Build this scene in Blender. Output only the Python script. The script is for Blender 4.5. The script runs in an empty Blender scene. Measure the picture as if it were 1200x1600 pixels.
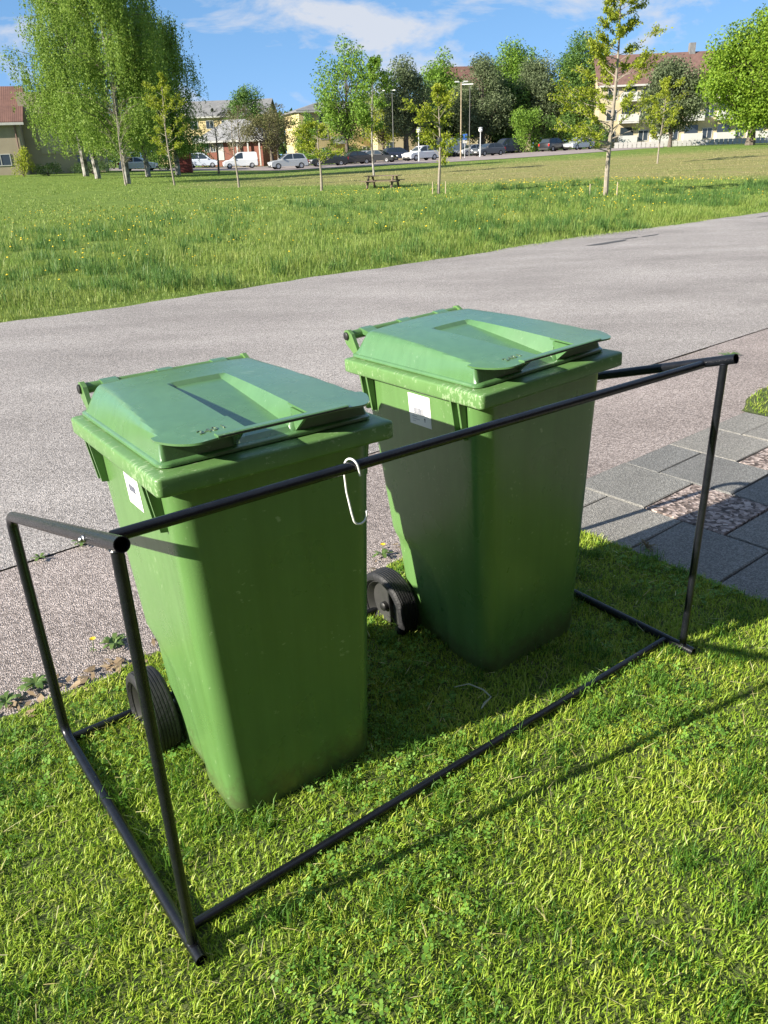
import bpy, bmesh, math, random
import numpy as np
from mathutils import Vector, Matrix, Quaternion

S = bpy.context.scene
C = S.collection
R = math.radians

# ------------------------------------------------------------------ camera
cd = bpy.data.cameras.new('camera'); cam = bpy.data.objects.new('camera', cd); C.objects.link(cam)
cd.sensor_fit = 'VERTICAL'; cd.sensor_height = 36.0; cd.lens = 27.825; cd.clip_start = 0.05; cd.clip_end = 3000
cam.matrix_world = Matrix(((0.999372, 0.035429, 0.0, 0.0), (-0.014661, 0.413553, -0.910362, 0.0), (-0.032253, 0.90979, 0.413813, 1.5615), (0, 0, 0, 1)))
S.camera = cam

# ------------------------------------------------------------------ light
SUN_EL = R(26); SH = Vector((0.886, 0.463, 0)).normalized()          # direction in which shadows fall
world = bpy.data.worlds.new('World'); S.world = world; world.use_nodes = True
wn = world.node_tree; wn.nodes.clear()
def N(nt, t, **kw):
    n = nt.nodes.new(t)
    for k, v in kw.items():
        if k.startswith('i_'):
            key = k[2:]; key = int(key) if key.isdigit() else key.replace('_', ' ')
            n.inputs[key].default_value = v
        else: setattr(n, k, v)
    return n
sky = N(wn, 'ShaderNodeTexSky', sky_type='NISHITA', sun_disc=False, sun_elevation=SUN_EL, sun_rotation=math.atan2(-SH.x, -SH.y),
        altitude=50, air_density=1.0, dust_density=0.0, ozone_density=1.0)
tc = N(wn, 'ShaderNodeTexCoord'); sep = N(wn, 'ShaderNodeSeparateXYZ'); wn.links.new(tc.outputs['Generated'], sep.inputs[0])
mp = N(wn, 'ShaderNodeMapping'); mp.inputs['Location'].default_value = (0.55, 0.5, 0.1); mp.inputs['Scale'].default_value = (1.0, 1.0, 2.6)
wn.links.new(tc.outputs['Generated'], mp.inputs[0])
n1 = N(wn, 'ShaderNodeTexNoise', i_Scale=8.0, i_Detail=10.0, i_Roughness=0.60, i_Distortion=0.35); wn.links.new(mp.outputs[0], n1.inputs['Vector'])
n2 = N(wn, 'ShaderNodeTexNoise', i_Scale=2.6, i_Detail=3.0, i_Roughness=0.5); wn.links.new(mp.outputs[0], n2.inputs['Vector'])
cmul = N(wn, 'ShaderNodeMath', operation='MULTIPLY_ADD', i_1=0.55); wn.links.new(n2.outputs[0], cmul.inputs[0]); wn.links.new(n1.outputs[0], cmul.inputs[2])
cr = N(wn, 'ShaderNodeValToRGB'); cr.color_ramp.elements[0].position = 0.765; cr.color_ramp.elements[1].position = 0.92
cr.color_ramp.elements[0].color = (0, 0, 0, 1); cr.color_ramp.elements[1].color = (0.85, 0.85, 0.85, 1)
wn.links.new(cmul.outputs[0], cr.inputs[0])
mix = N(wn, 'ShaderNodeMixRGB'); wn.links.new(cr.outputs[0], mix.inputs[0])
# clear northern sky: keep the sky model's brightness, flattened a little, and pull its hue towards blue
bw = N(wn, 'ShaderNodeRGBToBW'); wn.links.new(sky.outputs[0], bw.inputs[0])
pw = N(wn, 'ShaderNodeMath', operation='POWER', i_1=0.45); wn.links.new(bw.outputs[0], pw.inputs[0])
tint = N(wn, 'ShaderNodeMixRGB', blend_type='MULTIPLY', i_0=1.0, i_2=(0.90, 2.12, 4.15, 1)); wn.links.new(pw.outputs[0], tint.inputs[1])
hue = N(wn, 'ShaderNodeMixRGB', i_0=0.82); wn.links.new(sky.outputs[0], hue.inputs[1]); wn.links.new(tint.outputs[0], hue.inputs[2])
wn.links.new(hue.outputs[0], mix.inputs[1]); mix.inputs[2].default_value = (6.9, 7.1, 7.6, 1)
bg = N(wn, 'ShaderNodeBackground', i_Strength=0.045); wo = N(wn, 'ShaderNodeOutputWorld')
wn.links.new(mix.outputs[0], bg.inputs[0]); wn.links.new(bg.outputs[0], wo.inputs[0])

sl = bpy.data.lights.new('sun', 'SUN'); sl.energy = 5.0; sl.angle = R(0.53); sl.color = (1.0, 0.93, 0.80)
sun = bpy.data.objects.new('sun', sl); C.objects.link(sun)
ld = Vector((SH.x * math.cos(SUN_EL), SH.y * math.cos(SUN_EL), -math.sin(SUN_EL)))
sun.rotation_euler = ld.to_track_quat('-Z', 'Y').to_euler(); sun.location = (-20, -10, 20)
S.view_settings.view_transform = 'Standard'; S.view_settings.look = 'None'; S.view_settings.exposure = 1.3; S.view_settings.gamma = 1.0
S.cycles.max_bounces = 5; S.cycles.diffuse_bounces = 3; S.cycles.glossy_bounces = 2; S.cycles.transmission_bounces = 3; S.cycles.transparent_max_bounces = 4

# ------------------------------------------------------------------ helpers: materials
MATS = {}
def mat(name, col, rough=0.6, col2=None, scale=6.0, detail=6.0, bump=0.0, bscale=None, metallic=0.0, spec=0.5, island=None, trans=0.0, coat=0.0, lo=0.35, hi=0.65):
    """Principled material: two colours mixed by noise, optional per-piece variation, bump, leaf translucency."""
    if name in MATS: return MATS[name]
    m = bpy.data.materials.new(name); m.use_nodes = True; nt = m.node_tree; b = nt.nodes['Principled BSDF']; L = nt.links.new
    b.inputs['Roughness'].default_value = rough; b.inputs['Metallic'].default_value = metallic; b.inputs['Specular IOR Level'].default_value = spec
    b.inputs['Coat Weight'].default_value = coat
    b.inputs['Base Color'].default_value = (*col, 1)
    src = None; t = N(nt, 'ShaderNodeTexCoord')
    if col2 is not None:
        nz = N(nt, 'ShaderNodeTexNoise', i_Scale=scale, i_Detail=detail, i_Roughness=0.6); L(t.outputs['Object'], nz.inputs['Vector'])
        rp = N(nt, 'ShaderNodeValToRGB'); rp.color_ramp.elements[0].position = lo; rp.color_ramp.elements[1].position = hi
        rp.color_ramp.elements[0].color = (*col, 1); rp.color_ramp.elements[1].color = (*col2, 1)
        L(nz.outputs[0], rp.inputs[0]); src = rp.outputs[0]
    if island:
        g = N(nt, 'ShaderNodeNewGeometry'); ri = N(nt, 'ShaderNodeValToRGB'); ri.color_ramp.interpolation = 'LINEAR'
        els = ri.color_ramp.elements
        for i, cc in enumerate(island):
            e = els[i] if i < 2 else els.new(0.5)
            e.position = i / (len(island) - 1)
        for i, cc in enumerate(island): els[i].position = i / (len(island) - 1); els[i].color = (*cc, 1)
        L(g.outputs['Random Per Island'], ri.inputs[0])
        if src is None: src = ri.outputs[0]
        else:
            mx = N(nt, 'ShaderNodeMixRGB', i_0=0.5); L(src, mx.inputs[1]); L(ri.outputs[0], mx.inputs[2]); src = mx.outputs[0]
    if src is not None: L(src, b.inputs['Base Color'])
    if bump:
        nb = N(nt, 'ShaderNodeTexNoise', i_Scale=bscale or scale * 4, i_Detail=5.0); L(t.outputs['Object'], nb.inputs['Vector'])
        bp = N(nt, 'ShaderNodeBump', i_Strength=bump, i_Distance=0.02); L(nb.outputs[0], bp.inputs['Height']); L(bp.outputs[0], b.inputs['Normal'])
    if trans:
        tr = N(nt, 'ShaderNodeBsdfTranslucent'); tr.inputs[0].default_value = (*[min(1, v * 1.3) for v in col], 1)
        if src is not None: L(src, tr.inputs[0])
        ms = N(nt, 'ShaderNodeMixShader', i_0=trans); out = nt.nodes['Material Output']
        L(b.outputs[0], ms.inputs[1]); L(tr.outputs[0], ms.inputs[2]); L(ms.outputs[0], out.inputs[0])
    MATS[name] = m; return m

# ------------------------------------------------------------------ helpers: objects
def link(name, me, m=None, parent=None, loc=None):
    o = bpy.data.objects.new(name, me); C.objects.link(o)
    if m is not None and me is not None: me.materials.append(m)
    if parent is not None: o.parent = parent
    if loc is not None: o.location = loc
    return o
def tag(o, label=None, cat=None, group=None, kind=None):
    if label: o['label'] = label
    if cat: o['category'] = cat
    if group: o['group'] = group
    if kind: o['kind'] = kind
    return o
def empty(name, loc=(0, 0, 0), rz=0.0, label=None, cat=None, group=None):
    o = bpy.data.objects.new(name, None); C.objects.link(o); o.location = loc; o.rotation_euler = (0, 0, rz); o.empty_display_size = 0.1
    return tag(o, label, cat, group)
def pydata(name, v, f, m=None, parent=None, smooth=False, angle=None):
    me = bpy.data.meshes.new(name); me.from_pydata([tuple(map(float, p)) for p in v], [], f); me.update()
    if smooth: me.polygons.foreach_set('use_smooth', [True] * len(me.polygons))
    o = link(name, me, m, parent)
    if smooth and angle: me.set_sharp_from_angle(angle=R(angle))
    return o
def npmesh(name, V, faces, m=None, parent=None):
    """V (n,3); faces: list of (k,verts-per-face) int arrays; fast for large meshes."""
    me = bpy.data.meshes.new(name); me.vertices.add(len(V)); me.vertices.foreach_set('co', np.asarray(V, np.float32).ravel())
    loops = np.concatenate([a.ravel() for a in faces]).astype(np.int32)
    tot = np.concatenate([np.full(len(a), a.shape[1]) for a in faces]).astype(np.int32)
    st = np.concatenate([[0], np.cumsum(tot)[:-1]]).astype(np.int32)
    me.loops.add(len(loops)); me.loops.foreach_set('vertex_index', loops)
    me.polygons.add(len(tot)); me.polygons.foreach_set('loop_start', st)
    me.update(calc_edges=True); me.validate()
    return link(name, me, m, parent)
class MB:
    def __init__(s): s.v = []; s.f = []
    def add(s, v, f):
        k = len(s.v); s.v += [tuple(p) for p in v]; s.f += [tuple(i + k for i in q) for q in f]; return s
    def box(s, x0, x1, y0, y1, z0, z1, M=None):
        v = [(x, y, z) for z in (z0, z1) for y in (y0, y1) for x in (x0, x1)]
        if M is not None: v = [tuple(M @ Vector(p)) for p in v]
        return s.add(v, [(0, 2, 3, 1), (4, 5, 7, 6), (0, 1, 5, 4), (2, 6, 7, 3), (0, 4, 6, 2), (1, 3, 7, 5)])
    def quad(s, a, b, c, d): return s.add([a, b, c, d], [(0, 1, 2, 3)])
    def tube(s, pts, rad, n=8, cap=True):
        pts = [Vector(p) for p in pts]; rad = [rad] * len(pts) if not hasattr(rad, '__len__') else rad
        up = None; rings = []
        for i, p in enumerate(pts):
            d = (pts[min(i + 1, len(pts) - 1)] - pts[max(i - 1, 0)]).normalized()
            if up is None:
                up = Vector((0, 0, 1)) if abs(d.z) < 0.9 else Vector((1, 0, 0))
            a = (up - d * up.dot(d)).normalized(); b = d.cross(a); up = a
            rings.append([p + (a * math.cos(2 * math.pi * k / n) + b * math.sin(2 * math.pi * k / n)) * rad[i] for k in range(n)])
        v = [q for r in rings for q in r]; f = []
        for i in range(len(rings) - 1):
            for k in range(n): f.append((i * n + k, i * n + (k + 1) % n, (i + 1) * n + (k + 1) % n, (i + 1) * n + k))
        if cap: f.append(tuple(range(n - 1, -1, -1))); f.append(tuple((len(rings) - 1) * n + k for k in range(n)))
        return s.add(v, f)
    def rings(s, rr, cap0=True, cap1=True):
        n = len(rr[0]); v = [q for r in rr for q in r]; f = []
        for i in range(len(rr) - 1):
            for k in range(n): f.append((i * n + k, i * n + (k + 1) % n, (i + 1) * n + (k + 1) % n, (i + 1) * n + k))
        if cap0: f.append(tuple(range(n - 1, -1, -1)))
        if cap1: f.append(tuple((len(rr) - 1) * n + k for k in range(n)))
        return s.add(v, f)
    def build(s, name, m, parent=None, smooth=False, angle=35): return pydata(name, s.v, s.f, m, parent, smooth, angle if smooth else None)
def lathe_x(prof, n=40):
    """prof: list of (x, r), revolved about the x axis."""
    v = []; f = []
    for (x, r) in prof:
        for k in range(n): a = 2 * math.pi * k / n; v.append((x, r * math.cos(a), r * math.sin(a)))
    for i in range(len(prof) - 1):
        for k in range(n): f.append((i * n + k, (i + 1) * n + k, (i + 1) * n + (k + 1) % n, i * n + (k + 1) % n))
    return v, f
def fillet(P, r, seg=8):
    P = [Vector(p) for p in P]; out = [P[0]]
    for i in range(1, len(P) - 1):
        a = (P[i - 1] - P[i]).normalized(); b = (P[i + 1] - P[i]).normalized(); A = P[i] + a * r; B = P[i] + b * r
        for k in range(seg + 1):
            t = k / seg; out.append(A * (1 - t) ** 2 + P[i] * 2 * t * (1 - t) + B * t * t)
    return out + [P[-1]]
def copy_tree(o, parent=None):
    c = o.copy(); C.objects.link(c); c.parent = parent
    for ch in list(o.children): copy_tree(ch, c)
    return c
def text_mesh(body, size, depth):
    cu = bpy.data.curves.new('letters', 'FONT'); cu.body = body; cu.size = size; cu.extrude = depth; cu.resolution_u = 3
    t = bpy.data.objects.new('letters', cu); C.objects.link(t)
    dg = bpy.context.evaluated_depsgraph_get(); me = bpy.data.meshes.new_from_object(t.evaluated_get(dg))
    bpy.data.objects.remove(t); bpy.data.curves.remove(cu); return me
rng = np.random.default_rng(7); random.seed(7)

# street axes: u runs along the road, n across it (away from the camera)
A39 = R(39); UX, UY = math.cos(A39), math.sin(A39)
def un(u, n): return (u * UX - n * UY, u * UY + n * UX)
def terr(x, y):
    s = np.clip((np.asarray(y, float) - 35) / 60, 0, 1); s = s * s * (3 - 2 * s); x = np.asarray(x, float)
    return s * np.clip(np.where(x > -9, 0.12 + 0.023 * (x + 9), 0.12 + 0.02 * (-9 - x)), 0, 1.0)

# ================================================================== GROUND
def ground_material():
    m = bpy.data.materials.new('field'); m.use_nodes = True; nt = m.node_tree; b = nt.nodes['Principled BSDF']; L = nt.links.new
    t = N(nt, 'ShaderNodeTexCoord'); b.inputs['Roughness'].default_value = 0.95; b.inputs['Specular IOR Level'].default_value = 0.1
    def noise(scale, det=6.0, rough=0.6, stretch=None):
        nz = N(nt, 'ShaderNodeTexNoise', i_Scale=scale, i_Detail=det, i_Roughness=rough)
        if stretch:
            q = N(nt, 'ShaderNodeMapping'); q.inputs['Scale'].default_value = stretch; L(t.outputs['Object'], q.inputs[0]); L(q.outputs[0], nz.inputs['Vector'])
        else: L(t.outputs['Object'], nz.inputs['Vector'])
        return nz.outputs[0]
    def ramp(src, p0, c0, p1, c1):
        r = N(nt, 'ShaderNodeValToRGB'); r.color_ramp.elements[0].position = p0; r.color_ramp.elements[1].position = p1
        r.color_ramp.elements[0].color = (*c0, 1); r.color_ramp.elements[1].color = (*c1, 1); L(src, r.inputs[0]); return r.outputs[0]
    def mth(op, a, b_=None, c=None):
        q = N(nt, 'ShaderNodeMath', operation=op)
        for i, v in enumerate((a, b_, c)):
            if v is None: continue
            if isinstance(v, (int, float)): q.inputs[i].default_value = v
            else: L(v, q.inputs[i])
        return q.outputs[0]
    green = ramp(noise(0.9, 8, 0.7), 0.3, (0.10, 0.165, 0.03), 0.7, (0.19, 0.26, 0.06))
    dry = ramp(noise(0.5, 9, 0.75, (0.5, 1.6, 1)), 0.3, (0.20, 0.215, 0.06), 0.68, (0.32, 0.27, 0.13))
    sp = N(nt, 'ShaderNodeSeparateXYZ'); L(t.outputs['Object'], sp.inputs[0])
    # dry, worn stretch of the field: begins ~36-44 m out, ends before the car park, wider on the right
    nz = noise(0.07, 4)
    start = mth('SUBTRACT', mth('MULTIPLY_ADD', nz, 14.0, sp.outputs[1]), mth('MULTIPLY_ADD', sp.outputs[0], -0.45, 50.0))
    s1 = mth('MULTIPLY', start, 0.16); s1n = N(nt, 'ShaderNodeClamp'); L(s1, s1n.inputs[0])
    end = mth('SUBTRACT', mth('MULTIPLY_ADD', sp.outputs[0], 0.25, 79.0), mth('MULTIPLY_ADD', nz, 12.0, sp.outputs[1]))
    s2 = mth('MULTIPLY', end, 0.10); s2n = N(nt, 'ShaderNodeClamp'); L(s2, s2n.inputs[0])
    lx = mth('MULTIPLY_ADD', sp.outputs[0], 0.08, 1.1); lxn = N(nt, 'ShaderNodeClamp'); L(lx, lxn.inputs[0])
    msk = mth('MULTIPLY', mth('MULTIPLY', s1n.outputs[0], s2n.outputs[0]), lxn.outputs[0])
    pat = ramp(noise(0.25, 6, 0.7, (0.6, 1.8, 1)), 0.28, (0.35, 0.35, 0.35), 0.55, (1, 1, 1))
    mx = N(nt, 'ShaderNodeMixRGB'); L(mth('MULTIPLY', msk, pat), mx.inputs[0]); L(green, mx.inputs[1]); L(dry, mx.inputs[2])
    L(mx.outputs[0], b.inputs['Base Color'])
    bp = N(nt, 'ShaderNodeBump', i_Strength=0.9, i_Distance=0.12); L(noise(7.0, 7, 0.75), bp.inputs['Height']); L(bp.outputs[0], b.inputs['Normal'])
    return m
def make_ground():
    ys = np.concatenate([np.linspace(-30, 5, 10), np.linspace(6, 40, 30), np.linspace(42, 130, 45), np.array([140, 160, 200, 260, 340, 460, 640, 900])])
    xs = np.concatenate([np.array([-700, -400, -220, -140, -100]), np.linspace(-80, 80, 81), np.array([100, 140, 220, 400, 700])])
    X, Y = np.meshgrid(xs, ys); Z = terr(X, Y)
    nn = -X * UY + Y * UX
    Z = Z - np.where(nn < 9.9, 0.03, 0.0)
    V = np.stack([X, Y, Z], -1).reshape(-1, 3); w = len(xs); h = len(ys)
    i = (np.arange(h - 1)[:, None] * w + np.arange(w - 1)[None]).ravel()
    o = npmesh('ground', V, [np.stack([i, i + 1, i + w + 1, i + w], 1)], ground_material())
    o.data.polygons.foreach_set('use_smooth', [True] * len(o.data.polygons))
    return tag(o, kind='structure')
make_ground()

def asphalt(name, base, dark, light, sc=1.0, streak=0.0):
    m = bpy.data.materials.new(name); m.use_nodes = True; nt = m.node_tree; b = nt.nodes['Principled BSDF']; L = nt.links.new
    b.inputs['Roughness'].default_value = 0.85; b.inputs['Specular IOR Level'].default_value = 0.35
    t = N(nt, 'ShaderNodeTexCoord')
    vo = N(nt, 'ShaderNodeTexVoronoi', i_Scale=200.0 * sc, i_Randomness=1.0); L(t.outputs['Object'], vo.inputs['Vector'])
    rp = N(nt, 'ShaderNodeValToRGB'); e = rp.color_ramp.elements; e[0].position = 0.12; e[1].position = 0.9; e[0].color = (*dark, 1); e[1].color = (*light, 1)
    x = e.new(0.5); x.color = (*base, 1)
    sx = N(nt, 'ShaderNodeSeparateColor'); L(vo.outputs['Color'], sx.inputs[0]); L(sx.outputs[0], rp.inputs[0])
    nz = N(nt, 'ShaderNodeTexNoise', i_Scale=0.9, i_Detail=7.0, i_Roughness=0.62)
    q = N(nt, 'ShaderNodeMapping'); q.inputs['Rotation'].default_value = (0, 0, -A39); q.inputs['Scale'].default_value = (0.45, 1.0, 1)
    L(t.outputs['Object'], q.inputs[0]); L(q.outputs[0], nz.inputs['Vector'])
    rr = N(nt, 'ShaderNodeValToRGB'); rr.color_ramp.elements[0].position = 0.3; rr.color_ramp.elements[1].position = 0.68
    rr.color_ramp.elements[0].color = (0.72, 0.70, 0.69, 1); rr.color_ramp.elements[1].color = (1.12, 1.1, 1.09, 1); L(nz.outputs[0], rr.inputs[0])
    mu = N(nt, 'ShaderNodeMixRGB', blend_type='MULTIPLY', i_0=1.0); L(rp.outputs[0], mu.inputs[1]); L(rr.outputs[0], mu.inputs[2])
    L(mu.outputs[0], b.inputs['Base Color'])
    d = N(nt, 'ShaderNodeBump', i_Strength=0.75, i_Distance=0.006); L(vo.outputs['Distance'], d.inputs['Height']); L(d.outputs[0], b.inputs['Normal'])
    return m
def strip(name, us, f0, f1, m, z, seg=1):
    v = []; f = []
    for i, u in enumerate(us):
        a, b = f0(u), f1(u)
        for k in range(seg + 1):
            n = a + (b - a) * k / seg; v.append((*un(u, n), z))
    for i in range(len(us) - 1):
        for k in range(seg): f.append((i * (seg + 1) + k, (i + 1) * (seg + 1) + k, (i + 1) * (seg + 1) + k + 1, i * (seg + 1) + k + 1))
    return pydata(name, v, f, m)
def wob(u, a, fq, ph=0): return a * (math.sin(u * fq + ph) + 0.6 * math.sin(u * fq * 2.7 + 1.3 * ph) + 0.4 * math.sin(u * fq * 7.1 + ph * 2))
us = list(np.concatenate([np.linspace(-70, -6, 30), np.linspace(-5.9, 30, 260), np.linspace(31, 120, 30)]))
road_far = lambda u: 9.38 + wob(u, 0.05, 1.1, 0.5) + 0.25 * math.exp(-((u - 13) / 4.0) ** 2)
M_ROAD = asphalt('road_asphalt', (0.31, 0.290, 0.280), (0.14, 0.130, 0.126), (0.56, 0.525, 0.51))
M_PATH = asphalt('footway_asphalt', (0.29, 0.250, 0.237), (0.15, 0.128, 0.121), (0.50, 0.44, 0.42), 0.85)
road = strip('road', us, lambda u: 3.345, road_far, M_ROAD, 0.0, 6); tag(road, kind='structure')
# footway strip between road and lawn, a little lower at the joint
foot = strip('footway', us, lambda u: 2.05 if u < 2.6 else 2.262, lambda u: 3.332 + wob(u, 0.007, 3.0), M_PATH, -0.004, 3); tag(foot, kind='structure')
joint = strip('road_joint', us, lambda u: 3.25, lambda u: 3.40, mat('joint_soil', (0.09, 0.075, 0.055), 0.95, (0.20, 0.165, 0.12), 9), -0.009); tag(joint, kind='structure')
# patched tar marks by the far edge of the road
M_TAR = mat('tar', (0.05, 0.05, 0.052), 0.7, (0.09, 0.088, 0.088), 30)
for (u, n, a, b_) in ((12.2, 8.62, 0.55, 0.10), (13.05, 8.75, 0.22, 0.05), (13.6, 8.70, 0.25, 0.05), (18.7, 8.9, 0.7, 0.07)):
    k = 14; v = [(*un(u + a * math.cos(t) * (1 + 0.2 * math.sin(3 * t)), n + b_ * math.sin(t) * (1 + 0.3 * math.cos(2 * t + u))), 0.004) for t in np.linspace(0, 2 * math.pi, k, endpoint=False)]
    o = pydata('tar_patch', v, [tuple(range(k))], M_TAR); o.parent = road

# lawn soil sheet
def lawn_edge(u): return 2.285 + wob(u, 0.022, 2.3, 0.4) + wob(u, 0.012, 9.0, 1.0)
M_SOIL = mat('lawn_soil', (0.045, 0.070, 0.014), 0.95, (0.09, 0.11, 0.028), 18, bump=0.6)
lawn = strip('lawn', list(np.linspace(-8, 2.655, 200)), lambda u: -6.0, lawn_edge, M_SOIL, 0.004); tag(lawn, kind='structure')
lawn2 = strip('lawn_beyond_path', list(np.linspace(4.775, 14, 120)), lambda u: -6.0, lambda u: 2.30 + 0.16 * (1 - math.exp(-(u - 4.77) * 3)) + wob(u, 0.02, 3.1, 2), M_SOIL, 0.004); tag(lawn2, kind='structure')

# paved garden path: slabs in columns, half-slab offset, two exposed-aggregate slabs in view
M_BED = mat('path_bed', (0.09, 0.075, 0.05), 0.95, (0.20, 0.165, 0.11), 25)
bed = strip('garden_path', [2.645, 4.785], lambda u: -6.0, lambda u: 2.262, M_BED, -0.010); tag(bed, kind='structure')
def slab_mat(name, c0, c1, agg=False):
    m = asphalt(name, c0, tuple(v * (0.35 if agg else 0.72) for v in c0), c1, 0.32 if agg else 1.0); return m
M_SLAB = [slab_mat('concrete_slab_%d' % i, c, tuple(v * 1.45 for v in c)) for i, c in enumerate(((0.225, 0.225, 0.215), (0.255, 0.250, 0.235), (0.195, 0.198, 0.195)))]
M_AGG = slab_mat('aggregate_slab', (0.27, 0.215, 0.195), (0.52, 0.44, 0.41), True)
def slab_mesh(w, h, seed, agg):
    r = random.Random(seed); j = lambda: r.uniform(-0.003, 0.003); bv = 0.004; z1 = 0.0
    o = [(0 + j(), 0 + j()), (w + j(), 0 + j()), (w + j(), h + j()), (0 + j(), h + j())]
    mb = MB(); lo = [(x, y, -0.03) for x, y in o]; mi = [(x, y, z1 - bv) for x, y in o]
    inn = [(min(max(x, bv), w - bv), min(max(y, bv), h - bv), z1) for x, y in o]
    mb.rings([lo, mi, inn], True, True); me = bpy.data.meshes.new('slab'); me.from_pydata(mb.v, [], mb.f); me.update(); return me
ucol = [2.652, 3.065, 3.492, 3.917, 4.342, 4.768]; ang = A39
for ci in range(5):
    u0, u1 = ucol[ci], ucol[ci + 1]; n = 2.255; first = (0.205 if ci % 2 == 0 else 0.405)
    row = 0
    while n > -3.0:
        h = first if row == 0 else 0.40
        g = 0.009; agg = (ci in (1, 3) and row in (1, 4, 7)) or (ci == 0 and row == 5)
        me = slab_mesh(u1 - u0 - g, h - g, ci * 50 + row, agg); me.materials.append(M_AGG if agg else M_SLAB[random.Random(ci * 31 + row * 7).randrange(3)])
        o = bpy.data.objects.new('slab', me); C.objects.link(o); o.parent = bed
        x, y = un(u0 + g / 2, n - h + g / 2); o.location = (x, y, 0.008 + random.uniform(-0.002, 0.002)); o.rotation_euler = (random.uniform(-0.003, 0.003), random.uniform(-0.003, 0.003), ang)
        n -= h; row += 1

# unseen dark wall added behind the viewer, blocks sky fill on bin fronts
mb = MB(); M_BLOCKER = mat('blocker_dark_brick', (0.05, 0.035, 0.03), 0.9, (0.075, 0.052, 0.043), 3, bump=0.4)
hw_ = MB(); hw_.box(-9, 14, -3.4, -3.05, 0, 5.4); ho = tag(hw_.build('sky_blocker_wall', M_BLOCKER), kind='structure'); ho.rotation_euler = (0, 0, A39)

# car park
PK = [(-75, 128), (-52, 118), (-40.4, 110), (-29.9, 103), (-17, 95), (-9, 90), (-3, 88.5), (1.2, 86), (7.3, 84), (13.5, 84), (20.3, 87), (26, 90), (32, 95)]
def make_parking():
    v = []; f = []; seg = 8
    for (x, y) in PK:
        far = 134 if x > 0 else 122 + max(0, -x - 20) * 0.3
        far = min(far, 134) if x < 22 else 118
        for k in range(seg + 1):
            yy = y + (far - y) * k / seg; xx = x * yy / y if x > -30 else x
            v.append((xx, yy, float(terr(xx, yy)) + 0.03))
    for i in range(len(PK) - 1):
        for k in range(seg): a = i * (seg + 1) + k; f.append((a, a + seg + 1, a + seg + 2, a + 1))
    return tag(pydata('parking_lot', v, f, mat('parking_asphalt', (0.23, 0.19, 0.18), 0.9, (0.30, 0.255, 0.245), 0.6), smooth=True), kind='structure')
make_parking()

# ================================================================== GRASS
def blades(name, P, L, W, lean, m, bend=0.6):
    n = len(P); az = rng.uniform(0, 2 * np.pi, n); d = np.stack([np.cos(az), np.sin(az), np.zeros(n)], 1); s = np.stack([-np.sin(az), np.cos(az), np.zeros(n)], 1)
    tw = rng.uniform(-0.6, 0.6, n)[:, None]; s = s * np.cos(tw) + d * np.sin(tw)
    z = np.array([0, 0, 1.0]); l1 = lean * (1 - bend); l2 = lean * (1 + bend)
    mid = P + (d * np.sin(l1)[:, None] + z * np.cos(l1)[:, None]) * (L * 0.55)[:, None]
    tip = mid + (d * np.sin(l2)[:, None] + z * np.cos(l2)[:, None]) * (L * 0.45)[:, None]
    w = (W / 2)[:, None]
    V = np.stack([P - s * w, P + s * w, mid + s * w * 0.8, mid - s * w * 0.8, tip], 1).reshape(-1, 3)
    k = np.arange(n)[:, None] * 5
    return npmesh(name, V, [k + np.array([[0, 1, 2, 3]]), k + np.array([[3, 2, 4]])], m)
def slivers(name, P, L, W, lean, m):
    n = len(P); az = rng.uniform(0, 2 * np.pi, n); d = np.stack([np.cos(az), np.sin(az), np.zeros(n)], 1); s = np.stack([-np.sin(az), np.cos(az), np.zeros(n)], 1)
    tip = P + (d * np.sin(lean)[:, None] + np.array([0, 0, 1.0]) * np.cos(lean)[:, None]) * L[:, None]; w = (W * 0.6)[:, None]
    return npmesh(name, np.stack([P - s * w, P + s * w, tip], 1).reshape(-1, 3), [np.arange(n)[:, None] * 3 + np.array([[0, 1, 2]])], m)
def vnoise(x, y, sc, seed=0):
    r = np.random.default_rng(seed); G = r.random((64, 64)); x = x * sc; y = y * sc
    xi = np.floor(x).astype(int); yi = np.floor(y).astype(int); fx = x - xi; fy = y - yi; fx = fx * fx * (3 - 2 * fx); fy = fy * fy * (3 - 2 * fy)
    g = lambda a, b: G[a % 64, b % 64]
    return (g(xi, yi) * (1 - fx) + g(xi + 1, yi) * fx) * (1 - fy) + (g(xi, yi + 1) * (1 - fx) + g(xi + 1, yi + 1) * fx) * fy
M_GRASS = mat('lawn_grass', (0.21, 0.36, 0.034), 0.45, (0.50, 0.56, 0.07), 3.0, 4, spec=0.35, trans=0.36,
              island=[(0.13, 0.27, 0.03), (0.26, 0.43, 0.036), (0.34, 0.49, 0.048), (0.46, 0.54, 0.07), (0.62, 0.60, 0.22)])
M_CLOVER = mat('clover', (0.15, 0.30, 0.04), 0.55, None, trans=0.3, spec=0.25, island=[(0.10, 0.23, 0.035), (0.15, 0.30, 0.045), (0.21, 0.36, 0.06)])
def lawn_points(n, u0, u1, n0, n1, edge):
    u = rng.uniform(u0, u1, n); q = rng.uniform(n0, n1, n)
    e = np.array([edge(t) for t in np.linspace(u0, u1, 400)]); e = np.interp(u, np.linspace(u0, u1, 400), e)
    k = q < e - 0.01 * rng.random(n); u, q = u[k], q[k]
    return np.stack([u * UX - q * UY, u * UY + q * UX, np.full(len(u), 0.003)], 1)
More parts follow.
